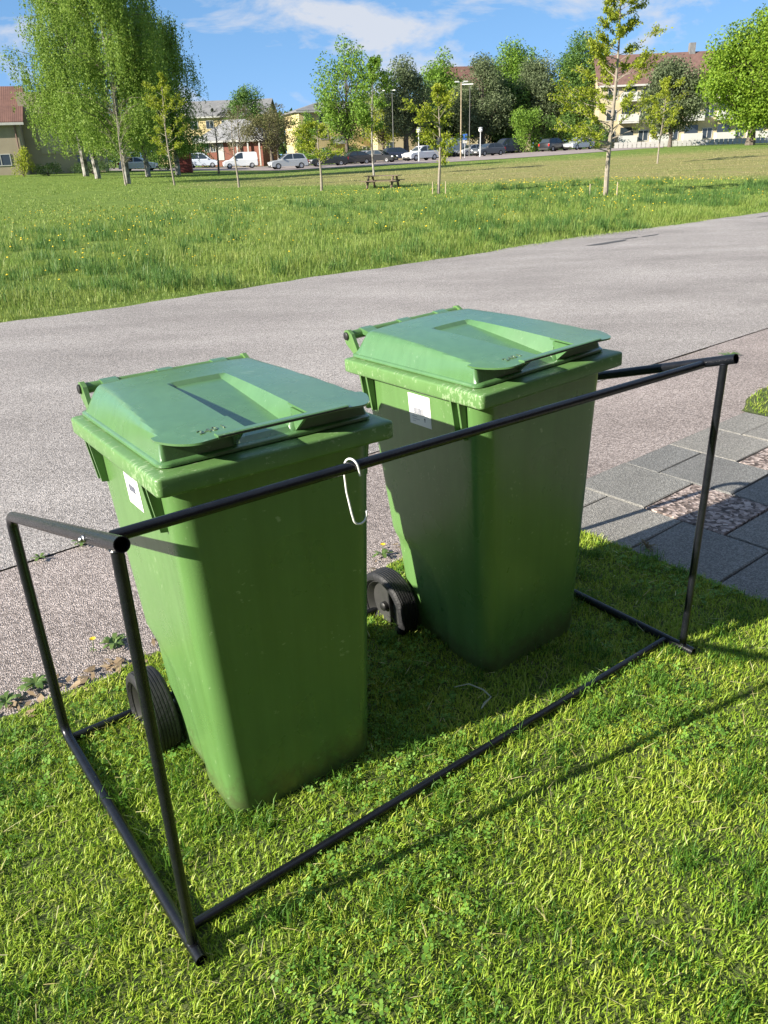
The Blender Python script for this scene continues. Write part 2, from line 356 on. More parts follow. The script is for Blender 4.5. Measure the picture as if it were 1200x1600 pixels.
def lawn_blades():
    P = np.concatenate([lawn_points(255000, -1.35, 2.66, -0.05, 2.30, lawn_edge), lawn_points(40000, -4.0, -1.35, -0.8, 2.30, lawn_edge), lawn_points(20000, -1.35, 2.66, -1.2, -0.05, lawn_edge)])
    x, y = P[:, 0], P[:, 1]; t = vnoise(x, y, 5.0, 1) * 0.6 + vnoise(x, y, 17.0, 2) * 0.4; n = len(P)
    keep = rng.random(n) < np.clip(2.2 * vnoise(x, y, 42.0, 4) - 0.25, 0.15, 1) * (0.55 + 0.6 * vnoise(x, y, 7.0, 5)); P, t = P[keep], t[keep]; n = len(P)
    L = (0.016 + 0.026 * t ** 1.5) * rng.uniform(0.6, 1.35, n); W = rng.uniform(0.0018, 0.0036, n); lean = np.clip(rng.normal(0.88, 0.36, n), 0.05, 1.5)
    U = np.concatenate([lawn_points(200000, -1.35, 2.66, -0.05, 2.30, lawn_edge), lawn_points(16000, -4.0, -1.35, -0.8, 2.30, lawn_edge)]); nu = len(U)
    o = slivers('lawn_undergrowth', U, rng.uniform(0.008, 0.022, nu), rng.uniform(0.0022, 0.0040, nu), np.clip(rng.normal(0.95, 0.35, nu), 0.1, 1.5), mat('undergrowth_grass', (0.19, 0.34, 0.028), 0.6, (0.32, 0.43, 0.04), 4, 3, spec=0.15, trans=0.3, island=[(0.11, 0.23, 0.02), (0.22, 0.39, 0.028), (0.36, 0.50, 0.045)]))
    tag(o, 'dense low grass filling the lawn between longer blades', 'grass', kind='stuff')
    o = blades('lawn_grass', P, L, W, lean, M_GRASS, 0.38); tag(o, 'short bright green mown grass of the lawn round the bins', 'grass', kind='stuff')
    P = lawn_points(24000, 4.78, 8, -0.3, 2.6, lambda u: 2.30 + 0.16 * (1 - math.exp(-(u - 4.77) * 3)) + wob(u, 0.02, 3.1, 2)); n = len(P)
    o = slivers('lawn_grass', P, 0.036 * rng.uniform(0.5, 1.3, n), rng.uniform(0.0035, 0.0055, n), np.clip(rng.normal(0.75, 0.3, n), 0, 1.4), M_GRASS)
    tag(o, 'short green grass at right beyond the paved path', 'grass', kind='stuff')
lawn_blades()
def lawn_tufts():
    M_T = mat('tuft_grass', (0.08, 0.18, 0.022), 0.5, None, trans=0.33, spec=0.25, island=[(0.055, 0.14, 0.018), (0.09, 0.21, 0.024), (0.14, 0.28, 0.03)])
    C_ = lawn_points(560, -1.6, 2.66, -0.1, 2.25, lawn_edge); NT = len(C_); nb_ = 46; i = np.repeat(np.arange(NT), nb_); n = len(i)
    P = C_[i] + np.stack([rng.normal(0, 0.022, n), rng.normal(0, 0.022, n), np.zeros(n)], 1); L = rng.uniform(0.035, 0.075, NT)[i] * rng.uniform(0.6, 1.15, n)
    tag(blades('grass_tufts', P, L, rng.uniform(0.0018, 0.0032, n), np.clip(rng.normal(0.85, 0.3, n), 0.1, 1.45), M_T), 'longer darker grass tufts in the lawn', 'grass', kind='stuff')
    P = lawn_points(1500, -1.5, 2.66, -0.1, 2.28, lawn_edge); n = len(P); P[:, 2] = rng.uniform(0.008, 0.03, n)
    tag(blades('grass_clippings', P, rng.uniform(0.02, 0.06, n), rng.uniform(0.0012, 0.0026, n), np.clip(rng.normal(1.45, 0.12, n), 1.1, 1.57), mat('straw_clippings', (0.5, 0.44, 0.2), 0.7, None, trans=0.2, island=[(0.36, 0.30, 0.12), (0.52, 0.46, 0.2), (0.62, 0.58, 0.32)]), 0.05), 'dry straw coloured clippings lying on the lawn', 'clippings', kind='stuff')
lawn_tufts()
def clover():
    P = lawn_points(19000, -1.35, 2.66, 0.10, 2.2, lawn_edge); k = vnoise(P[:, 0], P[:, 1], 2.6, 9) + 0.25 * vnoise(P[:, 0], P[:, 1], 11.0, 3) > 0.55; P = P[k]; n = len(P)
    P[:, 2] = rng.uniform(0.012, 0.030, n); Vs = []
    a0 = rng.uniform(0, 6.28, n); s = rng.uniform(0.0045, 0.0085, n); tx = rng.normal(0, 0.35, n); ty = rng.normal(0, 0.35, n)
    for j in range(3):
        a = a0 + j * 2.094; d = np.stack([np.cos(a), np.sin(a)], 1); e = np.stack([-np.sin(a), np.cos(a)], 1)
        for (f, g) in ((0.1, 0), (0.9, 0.62), (1.45, 0.0), (0.9, -0.62)):
            xy = d * (f * s)[:, None] + e * (g * s)[:, None]; z = xy[:, 0] * tx + xy[:, 1] * ty
            Vs.append(np.stack([P[:, 0] + xy[:, 0], P[:, 1] + xy[:, 1], P[:, 2] + z], 1))
    V = np.stack(Vs, 1).reshape(-1, 3); k = np.arange(n * 3)[:, None] * 4
    tag(npmesh('clover', V, [k + np.array([[0, 1, 2, 3]])], M_CLOVER), 'small clover leaves among the lawn grass', 'clover', kind='stuff')
clover()
M_MEADOW = mat('meadow_grass', (0.14, 0.24, 0.040), 0.5, (0.33, 0.38, 0.09), 0.7, 5, spec=0.3, trans=0.38,
               island=[(0.09, 0.18, 0.03), (0.17, 0.28, 0.045), (0.27, 0.37, 0.07), (0.46, 0.48, 0.18)])
def meadow():
    Ps = []; Ls = []; Ws = []; Le = []
    # tall rough grass beside the road
    for (n0, n1, u0, u1, N_) in ((9.38, 11.5, -3, 26, 50000), (11.5, 15, -6, 32, 60000), (15, 21, -10, 38, 52000), (21, 30, -14, 44, 42000)):
        u = rng.uniform(u0, u1, N_); q = rng.uniform(n0, n1, N_); x = u * UX - q * UY; y = u * UY + q * UX
        k = (np.abs(x) < 0.62 * y + 2.5) & (q > np.array([9.38 + 0.05 * math.sin(1.1 * t + .5) for t in u]) + rng.exponential(0.03, N_)); x, y, u, q = x[k], y[k], u[k], q[k]; n = len(x)
        t = vnoise(x, y, 0.8, 11) * 0.65 + vnoise(x, y, 3.0, 12) * 0.35
        far = np.clip((y - 20) / 14 + (vnoise(x, y, 0.25, 14) - 0.5) * 0.8, 0, 1)                  # mown further out
        L = (0.07 + 0.40 * np.clip(t - 0.22, 0, 1) ** 1.4) * (1 - 0.75 * far) * np.clip(0.30 + (q - 9.35) * 0.9, 0.3, 1)
        Ps.append(np.stack([x, y, terr(x, y) - 0.01], 1)); Ls.append(L * rng.uniform(0.55, 1.3, n)); Ws.append(rng.uniform(0.004, 0.008, n) * (1 + (q - 9.4) * 0.09)); Le.append(np.clip(rng.normal(0.62, 0.34, n), 0, 1.45))
    o = blades('meadow_grass', np.concatenate(Ps[:2]), np.concatenate(Ls[:2]), np.concatenate(Ws[:2]), np.concatenate(Le[:2]), M_MEADOW)
    tag(o, 'long unmown meadow grass along the far side of the road', 'grass', kind='stuff')
    o = slivers('meadow_grass', np.concatenate(Ps[2:]), np.concatenate(Ls[2:]), np.concatenate(Ws[2:]), np.concatenate(Le[2:]), M_MEADOW)
    tag(o, 'shorter meadow grass farther out towards the young trees', 'grass', kind='stuff')
    Ps, Ls, Ws, Le = [], [], [], []
    for (q0, q1, NT, nb_) in ((9.7, 14, 520, 64), (14, 25, 700, 34)):
        u = rng.uniform(-6, 34, NT); q = rng.uniform(q0, q1, NT); cx = u * UX - q * UY; cy = u * UY + q * UX; k = (np.abs(cx) < 0.6 * cy + 2) & (vnoise(cx, cy, 0.45, 77) > 0.35); cx, cy = cx[k], cy[k]; NT = len(cx)
        i = np.repeat(np.arange(NT), nb_); n = len(i); R_ = rng.uniform(0.10, 0.28, NT)[i]; a = rng.uniform(0, 6.283, n); rr = R_ * np.sqrt(rng.random(n)); H_ = rng.uniform(0.18, 0.40, NT)[i]
        Ps.append(np.stack([cx[i] + rr * np.cos(a), cy[i] + rr * np.sin(a), np.full(n, -0.01)], 1)); Ls.append(H_ * rng.uniform(0.6, 1.15, n)); Ws.append(rng.uniform(0.005, 0.009, n) * (1 + (q0 - 9) * 0.08)); Le.append(np.clip(rng.normal(0.7, 0.32, n), 0, 1.45))
    M_TUSS = mat('tussock_grass', (0.07, 0.155, 0.035), 0.5, (0.11, 0.21, 0.05), 0.6, trans=0.35, spec=0.3, island=[(0.065, 0.15, 0.032), (0.11, 0.22, 0.048), (0.18, 0.30, 0.07)])
    tag(blades('grass_tussocks', np.concatenate(Ps), np.concatenate(Ls), np.concatenate(Ws), np.concatenate(Le), M_TUSS), 'darker blue green grass tussocks in the meadow', 'grass', kind='stuff')
    # short tufts farther out on the mown field
    N_ = 60000; y = rng.uniform(24, 80, N_) ; x = rng.uniform(-1, 1, N_) * (0.58 * y + 2); n = N_
    k = vnoise(x, y, 0.5, 20) > 0.25; x, y = x[k], y[k]; n = len(x)
    dry = (y > 44 - 0.45 * x) & (x > -12)
    for nm, sel, m_, lb in (('field_grass', ~dry, M_MEADOW, 'short green grass of the open field'), ('dry_grass', dry, mat('dry_grass', (0.26, 0.25, 0.09), 0.6, (0.36, 0.31, 0.15), 0.4, trans=0.25, island=[(0.20, 0.24, 0.06), (0.33, 0.29, 0.13), (0.42, 0.35, 0.2)]), 'dry straw coloured grass on the worn field')):
        xx, yy = x[sel], y[sel]; n = len(xx)
        o = slivers(nm, np.stack([xx, yy, terr(xx, yy) - 0.01], 1), rng.uniform(0.05, 0.13, n) * (1 if nm[0] == 'f' else 0.7), rng.uniform(0.02, 0.05, n), np.clip(rng.normal(0.7, 0.3, n), 0, 1.3), m_)
        tag(o, lb, 'grass', kind='stuff')
meadow()
def dandelions():
    u = rng.uniform(-8, 36, 1500); q = rng.uniform(10.2, 30, 1500); x = u * UX - q * UY; y = u * UY + q * UX
    k = (np.abs(x) < 0.6 * y + 2) & (vnoise(x, y, 0.22, 31) + 0.2 * rng.random(1500) > 0.72 - 0.006 * y); x, y = x[k], y[k]; n = len(x)
    far = np.clip((y - 20) / 14, 0, 1); z = (0.30 - 0.2 * far) * rng.uniform(0.6, 1.2, n); s = rng.uniform(0.012, 0.022, n) * (1 + 0.5 * far); V = []
    for j in range(6): a = j * 1.0472; V.append(np.stack([x + s * np.cos(a), y + s * np.sin(a) * 0.9, z + s * 0.25 * np.sin(a + x)], 1))
    for j in range(6): a = j * 1.0472; V.append(np.stack([x + 0.4 * s * np.cos(a), y + 0.4 * s * np.sin(a), z + 0.5 * s], 1))
    V = np.stack(V, 1).reshape(-1, 3); k = np.arange(n)[:, None] * 12
    F = [k + np.array([[j, (j + 1) % 6, 6 + (j + 1) % 6, 6 + j]]) for j in range(6)] + [k + np.array([[6, 7, 8, 9]]), k + np.array([[9, 10, 11, 6]])]
    tag(npmesh('dandelions', V, F, mat('dandelion', (0.75, 0.52, 0.02), 0.7)), 'yellow dandelion heads scattered over the meadow', 'dandelions', kind='stuff')
dandelions()

# ================================================================== WHEELIE BINS
def plastic(name, c, wear=0.0, rough=0.42, spec=0.5):
    m = bpy.data.materials.new(name); m.use_nodes = True; nt = m.node_tree; b = nt.nodes['Principled BSDF']; L = nt.links.new
    t = N(nt, 'ShaderNodeTexCoord'); b.inputs['Specular IOR Level'].default_value = spec
    if spec > 0.8: b.inputs['Coat Weight'].default_value = 0.6; b.inputs['Coat Roughness'].default_value = 0.28
    n1 = N(nt, 'ShaderNodeTexNoise', i_Scale=3.0, i_Detail=6.0, i_Roughness=0.6); L(t.outputs['Object'], n1.inputs['Vector'])
    r1 = N(nt, 'ShaderNodeValToRGB'); r1.color_ramp.elements[0].position = 0.3; r1.color_ramp.elements[1].position = 0.75
    r1.color_ramp.elements[0].color = (*[v * 0.90 for v in c], 1); r1.color_ramp.elements[1].color = (c[0] * 1.12, c[1] * 1.06, c[2] * 1.12, 1); L(n1.outputs[0], r1.inputs[0])
    # scratches and rubbed-off specks: thin pale marks
    mp_ = N(nt, 'ShaderNodeMapping'); mp_.inputs['Scale'].default_value = (38, 130, 60); mp_.inputs['Rotation'].default_value = (0.3, 0.2, 0.7); L(t.outputs['Object'], mp_.inputs[0])
    n2 = N(nt, 'ShaderNodeTexNoise', i_Scale=1.0, i_Detail=3.0, i_Roughness=0.7); L(mp_.outputs[0], n2.inputs['Vector'])
    n3 = N(nt, 'ShaderNodeTexNoise', i_Scale=7.0, i_Detail=4.0); L(t.outputs['Object'], n3.inputs['Vector'])
    ml = N(nt, 'ShaderNodeMath', operation='MULTIPLY_ADD', i_1=0.5); L(n3.outputs[0], ml.inputs[0]); L(n2.outputs[0], ml.inputs[2])
    r2 = N(nt, 'ShaderNodeValToRGB'); r2.color_ramp.elements[0].position = 0.98 - wear; r2.color_ramp.elements[1].position = 1.04 - wear; L(ml.outputs[0], r2.inputs[0])
    mx = N(nt, 'ShaderNodeMixRGB'); L(r1.outputs[0], mx.inputs[1]); mx.inputs[2].default_value = (c[0] * 1.8 + 0.1, c[1] * 1.15 + 0.14, c[2] * 1.8 + 0.1, 1)
    sc = N(nt, 'ShaderNodeMath', operation='MULTIPLY', i_1=0.75); L(r2.outputs[0], sc.inputs[0]); L(sc.outputs[0], mx.inputs[0])
    # soil splashes low on the plastic, faint run marks
    sz = N(nt, 'ShaderNodeSeparateXYZ'); L(t.outputs['Object'], sz.inputs[0]); n5 = N(nt, 'ShaderNodeTexNoise', i_Scale=30.0, i_Detail=5.0, i_Roughness=0.7); L(t.outputs['Object'], n5.inputs['Vector'])
    lw = N(nt, 'ShaderNodeMapRange', i_1=0.16, i_2=0.0, i_3=0.0, i_4=0.55); L(sz.outputs[2], lw.inputs[0]); ad = N(nt, 'ShaderNodeMath', operation='ADD'); L(lw.outputs[0], ad.inputs[0]); L(n5.outputs[0], ad.inputs[1])
    r5 = N(nt, 'ShaderNodeValToRGB'); r5.color_ramp.elements[0].position = 0.66; r5.color_ramp.elements[1].position = 0.92; r5.color_ramp.elements[1].color = (0.6, 0.6, 0.6, 1); L(ad.outputs[0], r5.inputs[0])
    m5 = N(nt, 'ShaderNodeMixRGB'); L(r5.outputs[0], m5.inputs[0]); L(mx.outputs[0], m5.inputs[1]); m5.inputs[2].default_value = (0.075, 0.075, 0.035, 1)
    mp6 = N(nt, 'ShaderNodeMapping'); mp6.inputs['Scale'].default_value = (28, 28, 1.1); L(t.outputs['Object'], mp6.inputs[0]); n6 = N(nt, 'ShaderNodeTexNoise', i_Scale=1.0, i_Detail=4.0, i_Roughness=0.65); L(mp6.outputs[0], n6.inputs['Vector'])
    r6 = N(nt, 'ShaderNodeValToRGB'); r6.color_ramp.elements[0].position = 0.35; r6.color_ramp.elements[1].position = 0.75; r6.color_ramp.elements[0].color = (0.88, 0.88, 0.86, 1); r6.color_ramp.elements[1].color = (1.07, 1.05, 1.10, 1); L(n6.outputs[0], r6.inputs[0])
    m6 = N(nt, 'ShaderNodeMixRGB', blend_type='MULTIPLY', i_0=1.0); L(m5.outputs[0], m6.inputs[1]); L(r6.outputs[0], m6.inputs[2])
    L(m6.outputs[0], b.inputs['Base Color'])
    rr = N(nt, 'ShaderNodeMapRange', i_3=rough - 0.07, i_4=rough + 0.13); L(n3.outputs[0], rr.inputs[0]); L(rr.outputs[0], b.inputs['Roughness'])
    bp = N(nt, 'ShaderNodeBump', i_Strength=0.10, i_Distance=0.002); n4 = N(nt, 'ShaderNodeTexNoise', i_Scale=260.0, i_Detail=2.0); L(t.outputs['Object'], n4.inputs['Vector']); L(n4.outputs[0], bp.inputs['Height']); L(bp.outputs[0], b.inputs['Normal'])
    return m
GREEN = (0.102, 0.218, 0.062)
M_BODY = plastic('bin_green', GREEN, 0.06, 0.27, 0.7); M_COLLAR = plastic('bin_green_worn', (0.11, 0.228, 0.07), 0.14, 0.34); M_LID = plastic('lid_green', (0.082, 0.195, 0.066), 0.065, 0.24, 1.0)
M_RUB = mat('rubber', (0.008, 0.0085, 0.010), 0.6, (0.018, 0.018, 0.020), 12, bump=0.2, bscale=90)
M_RIM = mat('wheel_plastic', (0.03, 0.03, 0.03), 0.5, (0.05, 0.05, 0.048), 9)
M_BLK = mat('black_cap', (0.012, 0.012, 0.012), 0.5)
def rrect(hx, y0, y1, z, rf, rb, k=9):
    p = []
    for (cx, cy, r, a0) in ((hx - rf, y0 + rf, rf, -90), (hx - rb, y1 - rb, rb, 0), (-hx + rb, y1 - rb, rb, 90), (-hx + rf, y0 + rf, rf, 180)):
        for i in range(k): a = R(a0 + 90 * i / (k - 1)); p.append((cx + r * math.cos(a), cy + r * math.sin(a), z))
    return p
def sub_ring(ring, m=5):
    out = []
    for i in range(len(ring)):
        a, b = ring[i], ring[(i + 1) % len(ring)]; L = math.dist(a, b); n = max(1, int(L / 0.035))
        out += [tuple(a[j] + (b[j] - a[j]) * t / n for j in range(3)) for t in range(n)]
    return out
def make_bin(label, loc, rot):
    root = empty('wheelie_bin', loc, 0, label, 'wheelie bin', 'green wheelie bins on the lawn'); root.rotation_euler = rot
    # body: tapered, rounded corners, wheel recess pressed into the lower rear sides
    mb = MB(); rr = []
    base = None; K = 40; x = np.linspace
    for i in range(K + 1):
        t = i / K; z = 0.012 + (0.95 - 0.012) * t
        hx = 0.216 + 0.040 * t; y0 = 0.083 - 0.045 * t; y1 = 0.50 + 0.10 * t
        s = 1.0 if z > 0.04 else 0.965 + 0.035 * (z - 0.012) / 0.028
        ring = []
        rf = 0.050; rb = 0.04; k = 9; segs = [(hx * s - rf, y0 + rf, rf, -90), (hx * s - rb, y1 - rb, rb, 0), (-hx * s + rb, y1 - rb, rb, 90), (-hx * s + rf, y0 + rf, rf, 180)]
        arcs = [[(cx + r * math.cos(R(a0 + 90 * q / (k - 1))), cy + r * math.sin(R(a0 + 90 * q / (k - 1)))) for q in range(k)] for (cx, cy, r, a0) in segs]
        for q in range(4):
            ring += arcs[q]; a = arcs[q][-1]; b = arcs[(q + 1) % 4][0]
            for e in range(1, 12): ring.append((a[0] + (b[0] - a[0]) * e / 12, a[1] + (b[1] - a[1]) * e / 12))
        out = []
        for (px, py) in ring:
            # wheel recess: rounded region near (y .50, z .10), radius .28
            d = math.hypot(py - 0.53, (z - 0.10) * 0.92); c_ = min(max((0.285 - d) / 0.05, 0), 1); c_ = c_ * c_ * (3 - 2 * c_)
            if abs(px) > 0.12: px = math.copysign(abs(px) - 0.016 * c_, px)
            # faint hollow of the panels
            if py < y0 + 0.03: py += 0.004 * math.sin(math.pi * min(max(z / 0.95, 0), 1)) * max(0, math.cos(px / hx * 1.5))
            out.append((px, py, z))
        rr.append(out)
    mb.rings(rr, True, True); mb.build('body', M_BODY, root, True, 40)
    # collar
    mb = MB(); z0, z1 = 0.9459, 0.9886
    mb.rings([rrect(0.272, 0.018, 0.625, z0 + 0.012, 0.02, 0.02), rrect(0.284, 0.006, 0.637, z0, 0.016, 0.016), rrect(0.289, 0.001, 0.6414, z0 + 0.003, 0.014, 0.014), rrect(0.290, 0.0, 0.6424, z0 + 0.007, 0.014, 0.014),
              rrect(0.290, 0.0, 0.6424, z1 - 0.006, 0.014, 0.014), rrect(0.2885, 0.0015, 0.641, z1 - 0.002, 0.013, 0.013), rrect(0.284, 0.006, 0.637, z1, 0.012, 0.012), rrect(0.27, 0.02, 0.623, z1 + 0.0005, 0.012, 0.012)])
    mb.build('collar', M_COLLAR, root, True, 50)
    # ribs under the collar
    for sx in (-1, 1):
        for yc in (0.120, 0.548):
            for dy in (-0.016, 0.016):
                mb = MB(); y = yc + dy; h0 = 0.243 + 0.0; t = 0.0035
                v = [(sx * 0.240, y - t, 0.83), (sx * 0.268, y - t, 0.835), (sx * 0.283, y - t, 0.949), (sx * 0.240, y - t, 0.949)]; v += [(a, b + 2 * t, c_) for a, b, c_ in v]
                mb.add(v, [(0, 1, 2, 3), (7, 6, 5, 4), (0, 4, 5, 1), (1, 5, 6, 2), (2, 6, 7, 3), (3, 7, 4, 0)]); mb.build('rib', M_BODY, root)
    # lid
    zb = 0.998; xc = -0.012; cw = 0.078
    def top(xx, yy): return 1.056 + 0.020 * math.sin(min(max(yy / 0.52, -0.1), 1) * math.pi / 2) - 0.007 * (xx / 0.2) ** 2
    def ease(t): t = min(max(t, 0), 1); return 1 - (1 - t) ** 1.7
    def zf(xx, yy):
        tp = top(xx, yy)
        rs = ease((0.256 - abs(xx)) / (0.014 + 0.034 * min(max((yy - 0.09) / 0.42, 0), 1))); rk = ease((0.632 - yy) / 0.04); ram = rs * rk
        h = zb + (tp - zb) * ram
        w = min(max((cw - abs(xx - xc)) / 0.016, 0), 1) * min(max((0.437 - yy) / 0.011, 0), 1)
        h -= w * min(0.010 + 0.042 * (0.43 - yy) / 0.40, tp - zb - 0.004) if w > 0 else 0
        fr = min(max((yy - 0.058) / 0.014, 0), 1)
        if fr < 1: h = zb + (h - zb) * fr
        return max(h, zb)
    gx = sorted(set([round(v, 5) for v in list(np.linspace(-0.256, 0.256, 41)) + [-0.253, -0.250, -0.246, -0.242, -0.236, -0.228, -0.220, -0.212, 0.253, 0.250, 0.246, 0.242, 0.236, 0.228, 0.220, 0.212, xc - cw, xc - cw + 0.016, xc + cw, xc + cw - 0.016, xc - cw - 0.001, xc + cw + 0.001, xc - cw + 0.017, xc + cw - 0.017]]))
    gy = sorted(set([round(v, 5) for v in list(np.linspace(0.058, 0.632, 44)) + [0.062, 0.067, 0.072, 0.0725, 0.437, 0.426, 0.4375, 0.4255, 0.626, 0.618, 0.608, 0.598]]))
    v = [(a, b, zf(a, b)) for b in gy for a in gx]; w = len(gx)
    f = [(j * w + i, j * w + i + 1, (j + 1) * w + i + 1, (j + 1) * w + i) for j in range(len(gy) - 1) for i in range(w - 1)]
    lid = pydata('lid', v, f, M_LID, root, True, 28)
    mb = MB(); fl = lambda d, z: rrect(0.262 - d, 0.046 + d, 0.638 - d, z, 0.026, 0.02)
    mb.rings([fl(0.004, 0.9895), fl(0, 0.992), fl(0, 0.998), fl(0.004, 1.0015), fl(0.012, 1.002)]); mb.build('lid_flange', M_LID, lid, True, 50)
    # overhanging lip left and right of the channel, grip bar across it
    def yfront(xx): return -0.020 + 0.085 * max(0, (abs(xx) - 0.180) / 0.078) ** 2.3
    th = 0.0035
    def lip(a, b, name):
        mb = MB(); nx = 22; ny = 8; v = []
        for zz in (0.0012, -th):
            for j in range(ny + 1):
                for i in range(nx + 1):
                    xx = a + (b - a) * i / nx; yf = yfront(xx); yb = max(0.088, yf + 0.002); yy = yf + (yb - yf) * j / ny
                    e = max(0.0, (abs(xx) - 0.205) / 0.06); lift = 0.0
                    v.append((xx, yy, top(min(max(xx, -0.24), 0.24), yy) + zz - 0.004 * e ** 2 + lift))
        n1 = (nx + 1) * (ny + 1); f = []
        for j in range(ny):
            for i in range(nx):
                q = j * (nx + 1) + i; f.append((q, q + 1, q + nx + 2, q + nx + 1)); f.append((n1 + q, n1 + q + nx + 1, n1 + q + nx + 2, n1 + q + 1))
        for i in range(nx): f.append((i + 1, i, n1 + i, n1 + i + 1)); q = ny * (nx + 1) + i; f.append((q, q + 1, n1 + q + 1, n1 + q))
        for j in range(ny): q = j * (nx + 1); f.append((q, q + nx + 1, n1 + q + nx + 1, n1 + q)); q += nx; f.append((q + nx + 1, q, n1 + q, n1 + q + nx + 1))
        return mb.add(v, f).build(name, M_LID, lid, True, 40)
    lip(-0.258, xc - cw + 0.004, 'lip'); lip(xc + cw - 0.004, 0.258, 'lip')
    mb = MB(); zt = top(xc, -0.012)
    pts = [(-0.150, -0.0135), (0.150, -0.0135)]
    mb.rings([[(px, -0.021, zt - 0.0065), (px, -0.021, zt - 0.0005), (px, -0.018, zt + 0.0015), (px, -0.003, zt + 0.0018), (px, 0.001, zt - 0.001), (px, 0.001, zt - 0.0065)] for px in (-0.155, -0.15, 0.15, 0.155)])
    mb.build('grip', M_LID, lid)
    mb = MB()
    mb.box(-0.150, 0.150, -0.0225, -0.021, zt - 0.0042, zt - 0.0022); mb.build('grip_slot', M_BLK, lid)
    for sx in (-1, 1):
        mb = MB(); xx = xc + sx * (cw - 0.002); zz = top(xx, 0.02) - 0.003
        mb.add([(xx - 0.004, 0.002, zt - 0.006), (xx - 0.004, 0.062, 1.000), (xx - 0.004, 0.075, 1.000), (xx - 0.004, 0.075, zz)] + [(xx + 0.004, 0.002, zt - 0.006), (xx + 0.004, 0.062, 1.000), (xx + 0.004, 0.075, 1.000), (xx + 0.004, 0.075, zz)],
               [(0, 1, 2, 3), (7, 6, 5, 4), (0, 4, 5, 1), (1, 5, 6, 2), (2, 6, 7, 3), (3, 7, 4, 0)]); mb.build('grip_cheek', M_LID, lid)
    # raised lettering
    me = text_mesh('240 l', 0.030, 0.0006); o = link('raised_lettering', me, M_LID, lid); o.location = (-0.178, 0.022, top(-0.15, 0.03) + 0.0007); o.rotation_euler = (R(1.9), R(-2.5), R(0))
    mb = MB()
    for (a, b, c_, d) in ((0, 0, 0.004, 0.012), (0.012, 0.004, 0.016, 0.010), (0.020, 0.0, 0.026, 0.016), (0.030, 0.002, 0.034, 0.018), (0.030, 0.014, 0.044, 0.018), (0.040, 0.002, 0.046, 0.012)):
        mb.box(a, c_, b, d, -0.0006, 0.0006)
    o = tag(mb.build('raised_marks', M_LID, lid), kind='stuff'); o.location = (0.135, 0.020, top(0.155, 0.03) + 0.0007); o.rotation_euler = (R(1.9), R(3.0), 0)
    # rear handle and hinges
    mb = MB(); mb.tube([(-0.232, 0.682, 1.046), (0.232, 0.682, 1.046)], 0.0145, 16); mb.build('rear_handle', M_BODY, root, True, 40)
    for sx in (-1, 1):
        mb = MB(); a, b = sx * 0.228, sx * 0.240
        prof = [(0.560, 0.985), (0.642, 0.985), (0.690, 1.020), (0.702, 1.045), (0.692, 1.063), (0.676, 1.066), (0.655, 1.055), (0.625, 1.000)]
        mb.rings([[(a, y, z) for y, z in prof], [(b, y, z) for y, z in prof]]); mb.build('hinge_bracket', M_BODY, root)
        mb = MB(); vv, ff = lathe_x([(sx * 0.2405, 0.0), (sx * 0.2405, 0.013), (sx * 0.245, 0.0125), (sx * 0.247, 0.009), (sx * 0.247, 0.0)], 16)
        mb.add([(x_, y_ + 0.683, z_ + 1.046) for x_, y_, z_ in vv], ff); mb.build('hinge_pin', M_BLK, root, True, 40)
    for xm in (-0.165, -0.01, 0.150):
        mb = MB(); prof = [(0.600, 1.050), (0.640, 1.056), (0.668, 1.062), (0.684, 1.0635), (0.699, 1.054), (0.699, 1.042), (0.680, 1.046), (0.600, 1.035)]
        mb.rings([[(xm - 0.022, y, z) for y, z in prof], [(xm + 0.022, y, z) for y, z in prof]]); mb.build('lid_hinge', M_LID, lid)
    # wheels, axle
    for sx in (-1, 1):
        wh = empty('wheel', (sx * 0.214, 0.548, 0.100)); wh.scale = (1.46, 1.08, 1.08); wh.parent = root
        q = 0.122
        prof = [(0.000, 0.088), (0.000, q - 0.012), (0.004, q - 0.004)]
        for k in range(6):
            x0_ = 0.008 + k * 0.0065; prof += [(x0_, q), (x0_ + 0.0038, q), (x0_ + 0.0042, q - 0.0018), (x0_ + 0.0061, q - 0.0018)]
        prof += [(0.048, q - 0.001), (0.052, q - 0.006), (0.054, q - 0.014), (0.054, 0.098), (0.048, 0.092), (0.030, 0.090)]
        vv, ff = lathe_x(prof, 48); 
        t = pydata('tyre', [(sx * a, b, c_) for a, b, c_ in vv], ff, M_RUB, wh, True, 35)
        prof = [(0.006, 0.0), (0.006, 0.092), (0.034, 0.0925), (0.044, 0.093), (0.046, 0.089), (0.040, 0.084), (0.030, 0.078), (0.028, 0.030), (0.031, 0.0)]
        vv, ff = lathe_x(prof, 48); pydata('rim', [(sx * a, b, c_) for a, b, c_ in vv], ff, M_RIM, wh, True, 35)
        mb = MB(); mb.box(sx * 0.029, sx * 0.036, -0.022, 0.022, -0.078, 0.078); mb.build('rim_spoke', M_RIM, wh)
        mb = MB(); vv, ff = lathe_x([(0.036, 0.016), (0.046, 0.0155), (0.049, 0.011), (0.049, 0.0)], 20); pydata('hub_cap', [(sx * a, b, c_) for a, b, c_ in vv], ff, M_BLK, wh, True, 35)
    mb = MB(); mb.tube([(-0.245, 0.548, 0.100), (0.245, 0.548, 0.100)], 0.010, 12); mb.build('axle', mat('zinc', (0.4, 0.4, 0.4), 0.4, metallic=1.0), root, True)
    # sticker on the left side
    sx0 = -(0.216 + 0.040 * ((0.877 - 0.012) / 0.938)) - 0.0008
    M_ST = mat('sticker_paper', (0.80, 0.80, 0.80), 0.5); M_PR = mat('sticker_print', (0.10, 0.11, 0.16), 0.6); M_PR2 = mat('sticker_faint_print', (0.28, 0.30, 0.36), 0.6)
